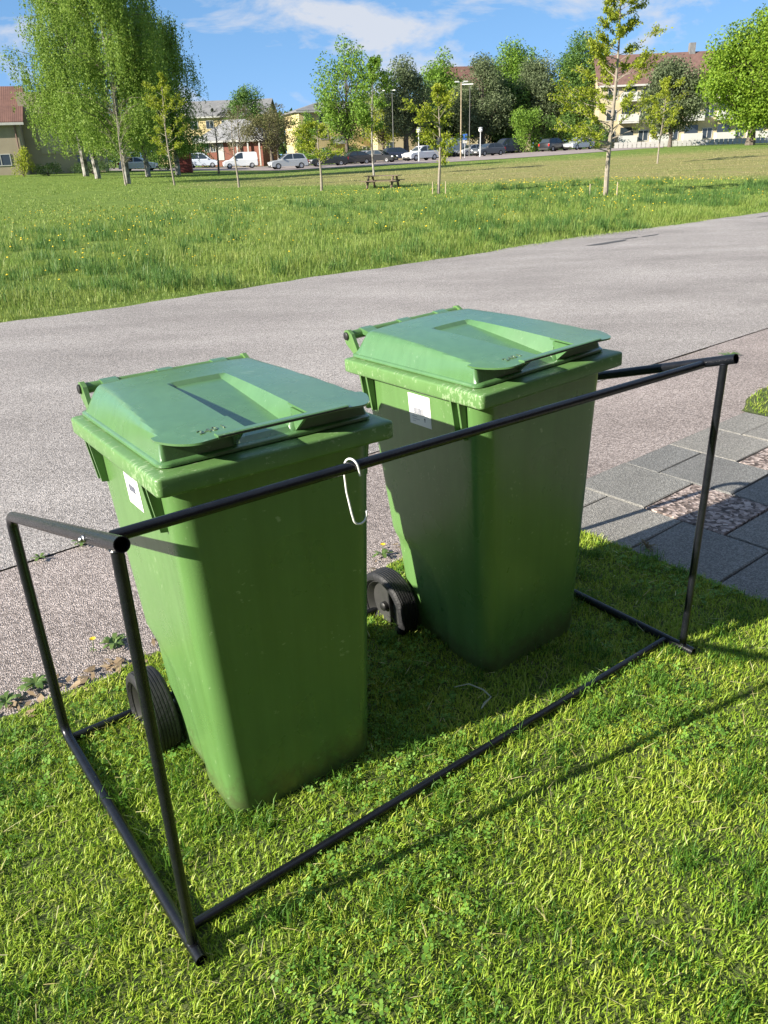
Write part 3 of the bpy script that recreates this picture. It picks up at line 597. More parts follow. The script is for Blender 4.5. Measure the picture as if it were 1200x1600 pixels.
    def P(y, z, off=0.0): return (-(0.216 + 0.040 * ((z - 0.012) / 0.938)) - 0.0010 - off, y, z)
    mb = MB(); a, b, lo, hi = 0.258, 0.358, 0.828, 0.924
    mb.add([P(b, lo), P(a, lo), P(a, hi), P(b, hi), P(b, lo, -0.0008), P(a, lo, -0.0008), P(a, hi, -0.0008), P(b, hi, -0.0008)], [(0, 1, 2, 3), (0, 4, 5, 1), (1, 5, 6, 2), (2, 6, 7, 3), (3, 7, 4, 0)])
    stk = mb.build('sticker', M_ST, root); stk['label'] = 'white paper sticker with a barcode'
    mb = MB(); r = random.Random(3); y = 0.337
    while y > 0.288:
        wd = r.choice((0.0007, 0.0012, 0.002)); mb.quad(P(y, 0.864, 3e-4), P(y - wd, 0.864, 3e-4), P(y - wd, 0.882, 3e-4), P(y, 0.882, 3e-4)); y -= wd + r.choice((0.0008, 0.0013))
    tag(mb.build('barcode', M_PR, stk), kind='stuff')
    mb = MB()
    for (y0_, y1_, z_, h_) in ((0.345, 0.318, 0.912, 0.0022), (0.312, 0.296, 0.911, 0.0022), (0.345, 0.300, 0.902, 0.003), (0.345, 0.325, 0.893, 0.0022), (0.318, 0.303, 0.892, 0.0026), (0.348, 0.268, 0.862, 0.0012), (0.345, 0.325, 0.852, 0.002), (0.345, 0.312, 0.845, 0.002), (0.345, 0.330, 0.838, 0.0016)):
        yy = y0_
        while yy > y1_:
            wl = r.uniform(0.0015, 0.004); mb.quad(P(yy, z_, 3e-4), P(yy - wl, z_, 3e-4), P(yy - wl, z_ + h_, 3e-4), P(yy, z_ + h_, 3e-4)); yy -= wl + 0.0009
    tag(mb.build('print_lines', M_PR2, stk), kind='stuff')
    mb = MB()
    for (yc, zc, rr_) in ((0.287, 0.852, 0.0034), (0.287, 0.8455, 0.0022)):
        mb.add([P(yc + rr_ * math.cos(t), zc + rr_ * math.sin(t), 3e-4) for t in np.linspace(0, -2 * math.pi, 12, endpoint=False)], [tuple(range(12))])
    tag(mb.build('print_mark', M_PR, stk), kind='stuff')
    return root
bin1 = make_bin('green wheelie bin at left, its sunlit side facing the left end of the black frame', (-0.1846, 1.5822, 0.0), (-0.0384, -0.0026, 0.5921))
bin2 = make_bin('green wheelie bin at right next to the paved path, white sticker half in shadow', (0.538, 2.1656, 0.0), (-0.0198, -0.0354, 0.6318))

# ================================================================== TUBE FRAME
M_FR = mat('frame_paint', (0.005, 0.006, 0.009), 0.27, (0.009, 0.010, 0.014), 40, bump=0.05, bscale=160, spec=0.45)
def hollow_tube(mb, pts, r, n=20):
    mb.tube(pts, r, n, cap=False)
    for (i, j) in ((0, 1), (-1, -2)):
        p = Vector(pts[i]); d = (Vector(pts[j]) - p).normalized(); inner = [p, p + d * 0.05]
        m2 = MB(); m2.tube(inner, r - 0.0022, n, cap=False); mb.add(m2.v, [tuple(reversed(q)) for q in m2.f])
        m3 = MB(); m3.tube([p, p + d * 1e-4], r, n, cap=False); m4 = MB(); m4.tube([p, p + d * 1e-4], r - 0.0022, n, cap=False)
        mb.add(m3.v[:n] + m4.v[:n], [(k, (k + 1) % n, n + (k + 1) % n, n + k) for k in range(n)])
        e = p + d * 0.05; m5 = MB(); m5.tube([e, e + d * 1e-3], r - 0.0022, n); mb.add(m5.v, m5.f)
    return mb
def make_frame():
    root = empty('tube_frame', (-0.4343, 1.1561, 0.0), 0.6325, 'black bent steel tube frame standing round the two bins', 'metal frame')
    W, D, H, Hb, Db = 1.7627, 0.9016, 0.9981, 0.7216, 0.9309; r = 0.0140; zf = 0.026
    for x, sag in ((0.0, 0.0), (W, 0.0)):
        pts = fillet([(x, -0.03, zf), (x, D, zf), (x, Db, Hb), (x, -0.022, H + 0.005)], 0.05, 9)
        hollow_tube(MB(), pts, r).build('side_tube', M_FR, root, True, 50)
        MB().tube([(x, 0.012, zf + 0.012), (x, 0.012, H - 0.010)], 0.0112, 18).build('front_post', M_FR, root, True, 50)
        # weld beads
        for z_, rr_ in ((zf + r, 0.0125), (H - 0.0165, 0.0125)):
            m2 = MB(); m2.tube([(x, 0.012, z_ - 0.002), (x, 0.012, z_), (x, 0.012, z_ + 0.003)], [0.0117, rr_ + 0.001, 0.0114], 14); m2.build('weld', M_FR, root, True)
    ya = 0.072; za = H - (H - Hb) * ya / Db + 0.001
    MB().tube([(0.012, ya, za), (W - 0.012, ya, za - 0.006)], 0.0115, 18).build('top_rail', M_FR, root, True, 50)
    MB().tube([(0.012, 0.062, zf - 0.002), (W - 0.012, 0.075, zf - 0.002)], 0.0115, 18).build('front_base_rail', M_FR, root, True, 50)
    MB().tube([(0.012, D - 0.035, zf - 0.002), (W - 0.012, D - 0.035, zf - 0.002)], 0.0115, 18).build('rear_base_rail', M_FR, root, True, 50)
    mb = MB(); q = 0.155; zz = H - (H - Hb) * q / Db
    vv, ff = lathe_x([(-0.0235, 0.0), (-0.023, 0.003), (-0.0205, 0.0052), (-0.0165, 0.0055), (-0.015, 0.0072), (-0.013, 0.0072)], 14)
    mb.add([(a, b + q, c_ + zz - 0.001) for a, b, c_ in vv], ff); mb.build('bolt', mat('zinc', (0.4, 0.4, 0.4), 0.4, metallic=1.0), root, True)
    return root
make_frame()
# wire hook hanging on the top rail
def make_hook():
    c_, s_ = math.cos(0.6325), math.sin(0.6325); W = 1.7627; t = 0.290 * W
    fx = lambda x, y: (-0.4343 + c_ * x - s_ * y, 1.1561 + s_ * x + c_ * y)
    x0, y0 = fx(t, 0.072); z0 = 0.9815 - 0.006 * 0.29
    root_pts = []
    a = 0.0140                                          # radius of the bend over the rail
    pts = [(0.012, -a * 1.02, -0.022), (0.010, -a * 1.05, -0.010)]
    for k in range(9): th = math.pi * (1 - k / 8); pts.append((0.008 - 0.014 * k / 8, a * math.cos(th), a * math.sin(th)))
    pts += [(-0.008, a, -0.02), (-0.006, a * 0.9, -0.06), (0.000, a * 0.4, -0.112), (0.002, a * 0.3, -0.122)]
    for k in range(1, 11): th = math.pi + math.pi * k / 10; pts.append((0.0180 + 0.016 * math.cos(th), a * 0.3 - 0.004 * k / 10, -0.122 + 0.017 * math.sin(th)))
    pts += [(0.0345, a * 0.3 - 0.004, -0.112)]
    mb = MB(); mb.tube(pts, 0.0023, 10); o = mb.build('wire_hook', mat('white_wire', (0.72, 0.72, 0.70), 0.35, spec=0.6), None, True, 60)
    o.location = (x0, y0, z0); o.rotation_euler = (0, 0, 0.6325)
    tag(o, 'white wire hook hanging from the top rail of the black frame', 'hook')
make_hook()

# ================================================================== WEEDS at the lawn edge
M_WEED = mat('weed_leaf', (0.075, 0.15, 0.03), 0.5, (0.13, 0.2, 0.05), 30, trans=0.2, island=[(0.06, 0.13, 0.025), (0.12, 0.2, 0.045), (0.17, 0.22, 0.07)])
M_DEAD = mat('dead_leaf', (0.20, 0.13, 0.07), 0.8, (0.33, 0.25, 0.15), 30, island=[(0.1, 0.065, 0.035), (0.24, 0.17, 0.1), (0.40, 0.31, 0.2)])
def rosette(name, x, y, n, L, label, flower=False, m=M_WEED, up=0.45):
    root = empty(name, (x, y, 0.0), random.uniform(0, 6), label, 'weed', 'weeds along the lawn edge')
    mb = MB()
    for i in range(n):
        a = 6.283 * i / n * 2.4 + random.uniform(-0.3, 0.3); l = L * random.uniform(0.6, 1.15); w = l * random.uniform(0.10, 0.17); e = random.uniform(up * 0.4, up * 1.5)
        d = Vector((math.cos(a), math.sin(a), 0)); s = Vector((-d.y, d.x, 0)); pts = []
        for k, (t, ww) in enumerate(((0, 0.25), (0.35, 0.8), (0.65, 1.0), (0.9, 0.6), (1.0, 0.05))):
            p = d * l * t + Vector((0, 0, math.sin(t * 2.6) * l * e * 0.6 + 0.006)); pts += [p - s * w * ww, p + s * w * ww]
        mb.add(pts, [(2 * k, 2 * k + 1, 2 * k + 3, 2 * k + 2) for k in range(4)])
    mb.build('leaves', m, root)
    if flower:
        mb = MB(); mb.tube([(0, 0, 0), (0.006, 0.004, 0.05)], 0.0014, 6)
        mb.build('stalk', M_WEED, root)
        mb = MB()
        for i in range(16):
            a = 6.283 * i / 16; q = 0.010; mb.quad((0.006, 0.004, 0.052), (0.006 + q * math.cos(a), 0.004 + q * math.sin(a), 0.056), (0.006 + q * 1.2 * math.cos(a + 0.2), 0.004 + q * 1.2 * math.sin(a + 0.2), 0.056), (0.006 + q * math.cos(a + 0.4), 0.004 + q * math.sin(a + 0.4), 0.0555))
        mb.build('flower', mat('dandelion', (0.75, 0.52, 0.02), 0.7), root)
    return root
rosette('weed', -0.972, 2.375, 24, 0.055, 'leafy green weed tuft on the footway behind the left front post')
rosette('weed', -1.165, 2.155, 24, 0.055, 'leafy green weed at the lawn edge left of the rear post')
rosette('weed', -1.225, 2.060, 16, 0.050, 'low weed with dusty leaves at the left picture edge')
rosette('weed', -0.015, 2.990, 12, 0.055, 'dandelion with a yellow flower between the two bins', True)
rosette('weed', 1.100, 2.945, 14, 0.045, 'brownish weed at the lawn corner by the paved path', False, mat('weed_brown', (0.10, 0.085, 0.04), 0.7, (0.16, 0.13, 0.07), 40), 0.9)
rosette('weed', -1.360, 3.205, 14, 0.05, 'small weed in the joint of the road near the left bin')
rosette('weed', -1.500, 3.070, 10, 0.04, 'tiny weed in the road joint at the left picture edge')
rosette('weed', 2.800, 6.215, 14, 0.10, 'flat weed on the footway far right near the grass corner', up=0.15)
rosette('weed', -1.035, 2.340, 3, 0.02, 'single small yellow flower on the footway edge', True)
def litter():
    V = []; n = 260; F = []
    for i in range(n):
        u = random.uniform(-2.6, 2.4) if i % 3 else random.uniform(-0.2, 0.8); q = 2.30 + random.gauss(0.03, 0.035); x, y = un(u, q); a = random.uniform(0, 6.28); l = random.uniform(0.008, 0.026); w = l * random.uniform(0.3, 0.55); z = 0.004 + random.uniform(0, 0.008)
        d = Vector((math.cos(a), math.sin(a), random.uniform(-0.3, 0.3))); s = Vector((-math.sin(a), math.cos(a), random.uniform(-0.3, 0.3))); p = Vector((x, y, z)); k = len(V)
        V += [p - d * l, p + s * w, p + d * l, p - s * w]; F.append((k, k + 1, k + 2, k + 3))
    tag(pydata('dead_leaves', V, F, M_DEAD), 'dead brown leaves and crumbs along the lawn edge', 'leaves', kind='stuff')
litter()
# dry grass curl in the shade between the bins
mb = MB(); mb.tube([(0.20, 2.02, 0.035), (0.245, 2.02, 0.045), (0.285, 1.985, 0.048), (0.305, 1.95, 0.046), (0.283, 1.925, 0.044), (0.27, 1.905, 0.04)], [0.0015, 0.0022, 0.0025, 0.002, 0.004, 0.002], 6)
tag(mb.build('dry_stalk', mat('straw', (0.34, 0.36, 0.27), 0.7), None, True), 'pale dry grass stalk lying in the shade between the bins', 'stalk')

# ================================================================== TREES
def leaf_quads(P, size, m, name, parent, droop=0.0, nrm=None):
    n = len(P); a = rng.normal(0, 1, (n, 3)); a /= np.linalg.norm(a, axis=1)[:, None]
    if nrm is not None: a = a * 0.75 + nrm; a /= np.linalg.norm(a, axis=1)[:, None]
    h = rng.normal(0, 1, (n, 3)); h[:, 2] -= droop; t = h - a * (h * a).sum(1)[:, None]; t /= np.linalg.norm(t, axis=1)[:, None] + 1e-9
    s = np.cross(a, t); sz = size * rng.uniform(0.6, 1.3, n)[:, None]
    V = np.stack([P - t * sz, P + s * sz * 0.55, P + t * sz, P - s * sz * 0.55], 1).reshape(-1, 3)
    k = np.arange(n)[:, None] * 4
    return npmesh(name, V, [k + np.array([[0, 1, 2, 3]])], m, parent)
def leafmat(name, cols, trans=0.35): return mat(name, cols[0], 0.55, None, trans=trans, spec=0.25, island=cols)
M_BARK = mat('bark', (0.085, 0.065, 0.05), 0.9, (0.15, 0.125, 0.10), 5, bump=0.5)
M_BARKL = mat('bark_light', (0.20, 0.17, 0.13), 0.9, (0.30, 0.26, 0.21), 9, bump=0.4)
M_BIRCH = mat('birch_bark', (0.33, 0.31, 0.28), 0.8, (0.07, 0.06, 0.05), 2.0, 8, lo=0.42, hi=0.60)
L_BRIGHT = leafmat('leaf_bright', [(0.10, 0.20, 0.025), (0.17, 0.29, 0.035), (0.22, 0.34, 0.05)])
L_MID = leafmat('leaf_mid', [(0.07, 0.14, 0.03), (0.11, 0.20, 0.04), (0.15, 0.25, 0.055)])
L_GREY = leafmat('leaf_grey', [(0.09, 0.125, 0.055), (0.14, 0.18, 0.085), (0.20, 0.24, 0.12)])
L_YELLOW = leafmat('leaf_yellow', [(0.19, 0.25, 0.022), (0.30, 0.36, 0.03), (0.40, 0.43, 0.05)], 0.45)
L_BIRCH = leafmat('leaf_birch', [(0.13, 0.21, 0.035), (0.20, 0.31, 0.05), (0.28, 0.38, 0.075)], 0.45)
L_DARK = leafmat('leaf_dark', [(0.04, 0.08, 0.02), (0.065, 0.12, 0.03), (0.09, 0.15, 0.04)])
L_BROWN = leafmat('leaf_brown', [(0.10, 0.09, 0.045), (0.13, 0.13, 0.05), (0.17, 0.17, 0.06)])
L_CHEST = leafmat('leaf_chestnut', [(0.13, 0.23, 0.02), (0.20, 0.32, 0.03), (0.27, 0.38, 0.04)], 0.4)
def big_tree(name, label, x, y, h, rx, clear, m, nleaf, lsize, nclump=40, trunk_r=0.3, bark=M_BARK, group='trees beyond the field', squash=1.0, fork=0.35, seed=0, clsz=0.36, top=1.0, shift=0.0):
    r = np.random.default_rng(seed + 100); z0 = float(terr(x, y)) - 0.05
    root = empty(name, (x, y, z0), 0, label, 'tree', group)
    ch = h - clear; cz = clear + ch * 0.5; cl = []
    while len(cl) < nclump:
        p = r.uniform(-1, 1, 3); d = np.linalg.norm(p)
        if d > 1 or d < 0.30: continue
        zf = p[2]; wid = 1.0 - 0.30 * max(0, zf) ** 1.5 * top - 0.15 * max(0, -zf) ** 2
        cl.append((p[0] * rx * 0.85 * wid + shift * (zf + 1) * 0.5, p[1] * rx * 0.85 * wid * squash, cz + zf * ch * 0.46))
    cl = np.array(cl); mb = MB(); fz = clear + ch * fork * 0.5
    mb.tube([(0, 0, 0), (0.02 * h * 0.1, 0, clear * 0.5), (0.0, 0.02, clear), (shift * 0.3, 0, clear + ch * 0.35), (shift * 0.6, 0.05, clear + ch * 0.72)], [trunk_r * 1.25, trunk_r, trunk_r * 0.85, trunk_r * 0.5, trunk_r * 0.12], 9)
    for c_ in cl[:: max(1, nclump // 26)]:
        s0 = clear * 0.9 + (c_[2] - clear) * r.uniform(0.15, 0.55); s0 = max(clear * 0.75, s0); st = Vector((shift * 0.2, 0, s0)); e = Vector(c_); md = st.lerp(e, 0.5) + Vector((0, 0, -0.06 * (e - st).length))
        mb.tube([st, md, e], [trunk_r * 0.33, trunk_r * 0.2, trunk_r * 0.05], 5, cap=False)
    mb.build('trunk', bark, root, True)
    idx = r.integers(0, nclump, nleaf); sg = np.array([rx, rx * squash, ch * 0.5]) * clsz * (0.7 + 0.6 * r.random(nclump))[idx][:, None]
    v = r.normal(0, 1, (nleaf, 3)); v /= np.linalg.norm(v, axis=1)[:, None]; rad = r.random(nleaf) ** 0.45
    P = cl[idx] + v * rad[:, None] * sg
    nr = v * 0.5; nr[:, 2] += 0.35
    leaf_quads(P, lsize, m, 'crown', root, 0.3, nr)
    return root
def young_tree(name, label, x, y, h, spread, clear, m, nleaf, lsize, seed, trunk_r=0.05, bark=M_BARKL, ups=0.9, group='young trees in the meadow', lean=0.0, nb=26, cone=False):
    r = np.random.default_rng(seed); z0 = float(terr(x, y)) - 0.03; root = empty(name, (x, y, z0), 0, label, 'tree', group)
    mb = MB(); K = 10; tr = []
    for k in range(K + 1): t = k / K; tr.append(Vector((lean * t + 0.012 * h * math.sin(t * 5 + seed), 0.01 * h * math.cos(t * 4 + seed), h * t)))
    mb.tube(tr, [trunk_r * (1.15 - 1.05 * (k / K)) for k in range(K + 1)], 8)
    tips = []
    for b in range(nb):
        t = (clear / h) + (0.97 - clear / h) * (b + r.random()) / nb; i = min(int(t * K), K - 1); st = tr[i].lerp(tr[i + 1], t * K - i)
        prof = math.sin(min(1, (t - clear / h) / (1 - clear / h) * 0.85 + 0.18) * math.pi) ** 0.8
        if cone: prof = 0.16 + 0.84 * (1 - min(1, (t - clear / h) / (1 - clear / h))) ** 1.1 * (1.0 if t > clear / h + 0.06 else 0.8)
        L = spread * prof * r.uniform(0.65, 1.2); a = r.uniform(0, 6.283); el = r.uniform(0.25, ups)
        d = Vector((math.cos(a) * math.cos(el), math.sin(a) * math.cos(el), math.sin(el))); e = st + d * L; md = st + d * L * 0.5 + Vector((0, 0, -0.04 * L))
        mb.tube([st, md, e + Vector((0, 0, 0.12 * L))], [trunk_r * 0.33 * (1 - 0.6 * t), trunk_r * 0.2 * (1 - 0.6 * t), 0.004], 5, cap=False)
        for q in range(4):
            f = r.uniform(0.35, 1.0); p0 = st.lerp(e, f); a2 = a + r.uniform(-1.1, 1.1); dd = Vector((math.cos(a2), math.sin(a2), r.uniform(0.0, 0.9))).normalized(); e2 = p0 + dd * L * r.uniform(0.2, 0.45)
            mb.tube([p0, e2], [trunk_r * 0.10, 0.003], 4, cap=False); tips.append((p0, e2))
        tips.append((st.lerp(e, 0.45), e + Vector((0, 0, 0.12 * L))))
    mb.build('trunk', bark, root, True)
    T = np.array([[*a, *b] for a, b in tips]); i = r.integers(0, len(T), nleaf); f = r.random(nleaf)[:, None]
    P = T[i, :3] * (1 - f) + T[i, 3:] * f + r.normal(0, lsize * 1.1, (nleaf, 3))
    leaf_quads(P, lsize, m, 'crown', root, 0.4); return root
def weeping_birch(label, x, y, h, rx, low, nstr, seed, trunk_r=0.22, lsize=0.073, lean=0.0, ry=None):
    r = np.random.default_rng(seed); ry = ry or rx; z0 = float(terr(x, y)) - 0.05
    root = empty('birch_tree', (x, y, z0), 0, label, 'tree', 'weeping birches at left')
    mb = MB(); tr = [Vector((lean * t + 0.15 * math.sin(3 * t + seed), 0.1 * math.cos(4 * t), h * 0.96 * t)) for t in np.linspace(0, 1, 9)]
    mb.tube(tr, [trunk_r * (1.2 - 1.1 * t) for t in np.linspace(0, 1, 9)], 9)
    limbs = []; lb = MB()
    for b in range(46):
        t = r.uniform(0.13, 0.95); i = min(int(t * 8), 7); st = tr[i].lerp(tr[i + 1], t * 8 - i); a = r.uniform(0, 6.283)
        q = math.sin(math.pi * min(1, 0.30 + 0.66 * t)) ** 0.7; e = st + Vector((math.cos(a) * rx * q * r.uniform(0.45, 0.98), math.sin(a) * ry * q * r.uniform(0.45, 0.98), h * r.uniform(0.04, 0.14) * (1.1 - 0.5 * t)))
        md = st.lerp(e, 0.5) + Vector((0, 0, 0.03 * h)); lb.tube([st, md, e], [trunk_r * 0.30 * (1.1 - t), trunk_r * 0.18 * (1.1 - t), 0.01], 5, cap=False); limbs.append((st, md, e))
    mb.build('trunk', M_BIRCH, root, True); lb.build('branches', M_BARK, root, True)
    PP = []
    for s in range(nstr):
        st, md, e = limbs[r.integers(0, len(limbs))]; f = r.uniform(0.25, 1.05); p = st * (1 - f) ** 2 + md * 2 * f * (1 - f) + e * f * f if f <= 1 else e
        p = p + Vector(r.normal(0, 0.35, 3)); Ls = min(r.uniform(0.8, 3.4), max(0.4, p.z - low - r.uniform(0, 1.6))); n = int(Ls * 14) + 4; sw = r.normal(0, 0.10, 2)
        t = r.random(n)[:, None]; q = np.array(p)[None] + np.concatenate([sw[None] * t * Ls, -t * Ls], 1) + r.normal(0, 0.075, (n, 3)); PP.append(q)
    P = np.concatenate(PP); leaf_quads(P, lsize, L_BIRCH, 'crown', root, 1.5); return root
# weeping birch group, left
weeping_birch('largest weeping birch at left, tall pale trunk with hanging bright green twigs', -17.2, 60, 17.5, 4.3, 1.6, 2700, 1, 0.20)
weeping_birch('weeping birch at far left with white trunk beside the beige building', -26.6, 80, 17.5, 5.0, 1.4, 1650, 2, 0.24, 0.085)
weeping_birch('weeping birch second from left, white trunk leaning slightly', -23.2, 73, 17.0, 4.2, 1.4, 1450, 3, 0.22, 0.08, -0.6)
weeping_birch('weeping birch with slim white trunk just right of the largest birch', -19.6, 76, 16.0, 4.0, 1.3, 1450, 4, 0.2, 0.08)
weeping_birch('rightmost weeping birch with low hanging dark branches', -17.6, 79, 13.0, 3.9, 1.2, 1350, 5, 0.2, 0.08)
# bare little tree in front of the big birch
young_tree('bare_tree', 'nearly leafless grey young tree in front of the largest birch', -16.3, 57, 6.0, 1.6, 1.0, L_BROWN, 900, 0.035, 60, 0.05, ups=1.2)
# young trees in the meadow
young_tree('young_tree', 'nearest young tree at right with yellow green leaves and open crown', 7.87, 28.4, 6.55, 2.0, 1.35, L_YELLOW, 17000, 0.040, 11, 0.075, ups=0.75, nb=56, lean=-0.15, cone=True)
young_tree('young_tree', 'young tree with thin upright yellow green branches behind the right bin', 2.61, 33.5, 3.85, 1.15, 0.95, L_YELLOW, 4600, 0.048, 12, 0.055, ups=1.1)
young_tree('young_tree', 'low rounded sapling with sparse leaves left of the picnic table', -2.4, 40, 2.9, 1.35, 1.15, L_YELLOW, 3200, 0.048, 13, 0.06, ups=0.6)
young_tree('young_tree', 'nearly bare sapling in front of the white van', -7.52, 48, 3.9, 1.5, 1.5, L_BROWN, 900, 0.040, 14, 0.055, ups=0.7)
young_tree('young_tree', 'yellow green sapling standing right of the birches', -12.7, 55, 6.4, 1.5, 1.6, L_YELLOW, 5200, 0.055, 15, 0.055, ups=1.1)
young_tree('young_tree', 'slim young tree with white stake left of the picnic table top', 0.15, 57, 7.0, 1.5, 2.6, L_BRIGHT, 5200, 0.075, 16, 0.065, M_BIRCH, ups=0.9)
young_tree('young_tree', 'young tree with small pale trunk in front of the grey green tree', 19.3, 58, 5.2, 1.5, 1.3, L_YELLOW, 4200, 0.06, 17, 0.05)
young_tree('young_tree', 'nearly bare tree in front of the brick house', -14.5, 82, 5.6, 2.3, 1.7, L_BROWN, 1300, 0.05, 18, 0.09, M_BARK, ups=0.7)
# large trees
big_tree('chestnut_tree', 'big round bright green chestnut tree at far right', 39.3, 90, 12.0, 6.2, 1.7, L_CHEST, 39000, 0.148, 90, 0.42, seed=1, clsz=0.30, group=None)
big_tree('broadleaf_tree', 'grey green tree in front of the right apartment block', 34.4, 100, 9.0, 4.14, 1.6, L_GREY, 23156, 0.141, 44, 0.22, seed=2)
big_tree('broadleaf_tree', 'tall bright green tree in front of the yellow block', -3.2, 116, 14.6, 4.6, 2.6, L_BRIGHT, 10500, 0.165, 44, 0.28, seed=3, clsz=0.34, shift=0.6)
big_tree('broadleaf_tree', 'dark many-stemmed tree left of the white box van', 4.9, 122, 12.3, 4.37, 2.4, L_GREY, 18525, 0.141, 52, 0.42, seed=4, clsz=0.34)
big_tree('broadleaf_tree', 'rounded bright green tree behind the tall wooden lamp pole', 11.6, 138, 14.2, 4.48, 3.0, L_BRIGHT, 17812, 0.182, 46, 0.35, seed=5)
big_tree('broadleaf_tree', 'grey leafed tree behind the silver hatchback', 16.6, 130, 12.4, 5.15, 2.2, L_GREY, 24225, 0.148, 57, 0.45, seed=6)
big_tree('broadleaf_tree', 'bright green tree rising behind the row of grey trees', 23.5, 146, 15.4, 5.15, 3.0, L_BRIGHT, 19950, 0.182, 52, 0.35, seed=7)
big_tree('broadleaf_tree', 'broad grey green tree above the dark van', 25.3, 134, 12.8, 5.15, 1.6, L_GREY, 30281, 0.148, 67, 0.35, seed=8, clsz=0.3)
big_tree('broadleaf_tree', 'tall blue green tree behind the nearest young tree', 31.5, 132, 14.6, 5.15, 1.5, L_MID, 27075, 0.157, 67, 0.35, seed=9)
big_tree('broadleaf_tree', 'dark green tree filling the gap behind the dark van', 20.6, 138, 9.8, 3.81, 1.0, L_DARK, 17812, 0.148, 46, 0.3, seed=10)
big_tree('broadleaf_tree', 'dark twisted orchard tree between the white van and silver wagon', -12.6, 110, 7.4, 3.6, 1.7, L_BROWN, 6750, 0.107, 34, 0.24, seed=11)
big_tree('broadleaf_tree', 'round dark green tree rising behind the grey roofs', -22.5, 160, 13.3, 4.5, 3.0, L_MID, 11250, 0.165, 36, 0.3, seed=12)
big_tree('broadleaf_tree', 'slender green tree at the left end of the yellow block', -9.8, 132, 7.4, 2.6, 1.4, L_BRIGHT, 4875, 0.124, 24, 0.18, seed=13)
big_tree('broadleaf_tree', 'dark green tree in the gap left of the many-stemmed tree', 1.2, 150, 10.5, 4.2, 1.2, L_DARK, 15000, 0.182, 44, 0.3, seed=21)
big_tree('broadleaf_tree', 'dark green tree behind the globe lamp and white crossover', 8.9, 133, 10.0, 3.6, 1.0, L_DARK, 15000, 0.165, 44, 0.3, seed=22)
big_tree('broadleaf_tree', 'dark green tree behind the wooden lamp pole', 14.2, 140, 10.6, 3.8, 1.0, L_DARK, 15000, 0.165, 44, 0.3, seed=23)
big_tree('broadleaf_tree', 'dark tree between the two grey leafed trees', 21.0, 133, 10.2, 3.8, 0.8, L_MID, 15000, 0.165, 44, 0.3, seed=24)
big_tree('broadleaf_tree', 'dark green tree at the left corner of the right apartment block', 35.5, 138, 11.0, 4.0, 1.0, L_MID, 13125, 0.165, 44, 0.3, seed=25)
def shrub(label, x, y, h, rx, m, nleaf, lsize, seed, cat='shrub', group='shrubs by the car park'):
    r = np.random.default_rng(seed); z0 = float(terr(x, y)) - 0.04; root = empty('shrub', (x, y, z0), 0, label, cat, group)
    mb = MB()
    for k in range(8): a = r.uniform(0, 6.28); mb.tube([(0, 0, 0), (math.cos(a) * rx * 0.3, math.sin(a) * rx * 0.3, h * 0.4), (math.cos(a) * rx * 0.6, math.sin(a) * rx * 0.6, h * 0.75)], [0.04, 0.025, 0.008], 5)
    mb.build('stem', M_BARK, root, True); n = 24; cl = np.stack([r.uniform(-0.75, 0.75, n) * rx, r.uniform(-0.75, 0.75, n) * rx, r.uniform(0.12, 0.82, n) * h], 1); cl[:, :2] *= (1 - 0.5 * (cl[:, 2] / h) ** 2)[:, None]
    i = r.integers(0, n, nleaf); v = r.normal(0, 1, (nleaf, 3)); v /= np.linalg.norm(v, axis=1)[:, None]; P = cl[i] + v * (r.random(nleaf) ** 0.4)[:, None] * np.array([rx * 0.34, rx * 0.34, h * 0.22]); P[:, 2] = np.abs(P[:, 2])
    leaf_quads(P, lsize, m, 'foliage', root, 0.2, v * 0.5); return root
shrub('tall pale green shrub right of the dark van', 21.6, 122, 6.0, 2.7, L_BRIGHT, 6300, 0.117, 1)
shrub('dense green shrub behind the black hatchback at right', 26.6, 124, 5.0, 2.8, L_MID, 5400, 0.117, 2)
shrub('rounded shrub at the far right end of the car park', 31.0, 121, 4.0, 2.4, L_MID, 3900, 0.109, 3)
shrub('yellow green bush at the corner of the beige building', -33.2, 82.5, 2.7, 1.2, L_YELLOW, 2100, 0.070, 4, group='shrubs by the beige building')
shrub('dark low bush at the foot of the beige building', -31.2, 83.5, 1.3, 1.5, L_DARK, 1650, 0.062, 5, group='shrubs by the beige building')
shrub('dark hedge shrub between the birch trunks', -27.6, 86, 1.4, 2.4, L_DARK, 2700, 0.062, 6, group='shrubs by the beige building')
shrub('light green bush behind the white car under the birches', -24.5, 104, 2.2, 2.6, L_BRIGHT, 2250, 0.086, 7)
shrub('hedge bush behind the dark parked cars', -1.5, 117, 2.6, 3.2, L_MID, 3300, 0.101, 8)
shrub('hedge bush beside the yellow block', -7.6, 119, 2.4, 3.0, L_BRIGHT, 3000, 0.101, 9)
shrub('low hedge bush beside the brick house', -17.5, 119, 1.5, 2.4, L_MID, 2100, 0.086, 10)
shrub('tall hedge bush seen between the birch trunks, left', -34.5, 116, 4.2, 4.0, L_MID, 4200, 0.13, 31)
shrub('tall hedge bush seen between the birch trunks, right', -28.5, 112, 3.6, 3.6, L_DARK, 3800, 0.13, 32)
shrub('hedge bush behind the small red shed', -24.6, 120, 3.4, 3.2, L_MID, 3000, 0.13, 33)
young_tree('bare_tree', 'leafless grey tree before the brick house roof', -17.6, 118, 7.6, 3.0, 2.0, L_BROWN, 1500, 0.06, 71, 0.13, M_BARK, ups=0.8, group='bare trees by the brick house', nb=34)
young_tree('bare_tree', 'leafless grey tree at the right corner of the brick house', -12.9, 121, 8.0, 3.2, 2.0, L_BROWN, 1500, 0.06, 72, 0.13, M_BARK, ups=0.8, group='bare trees by the brick house', nb=34)
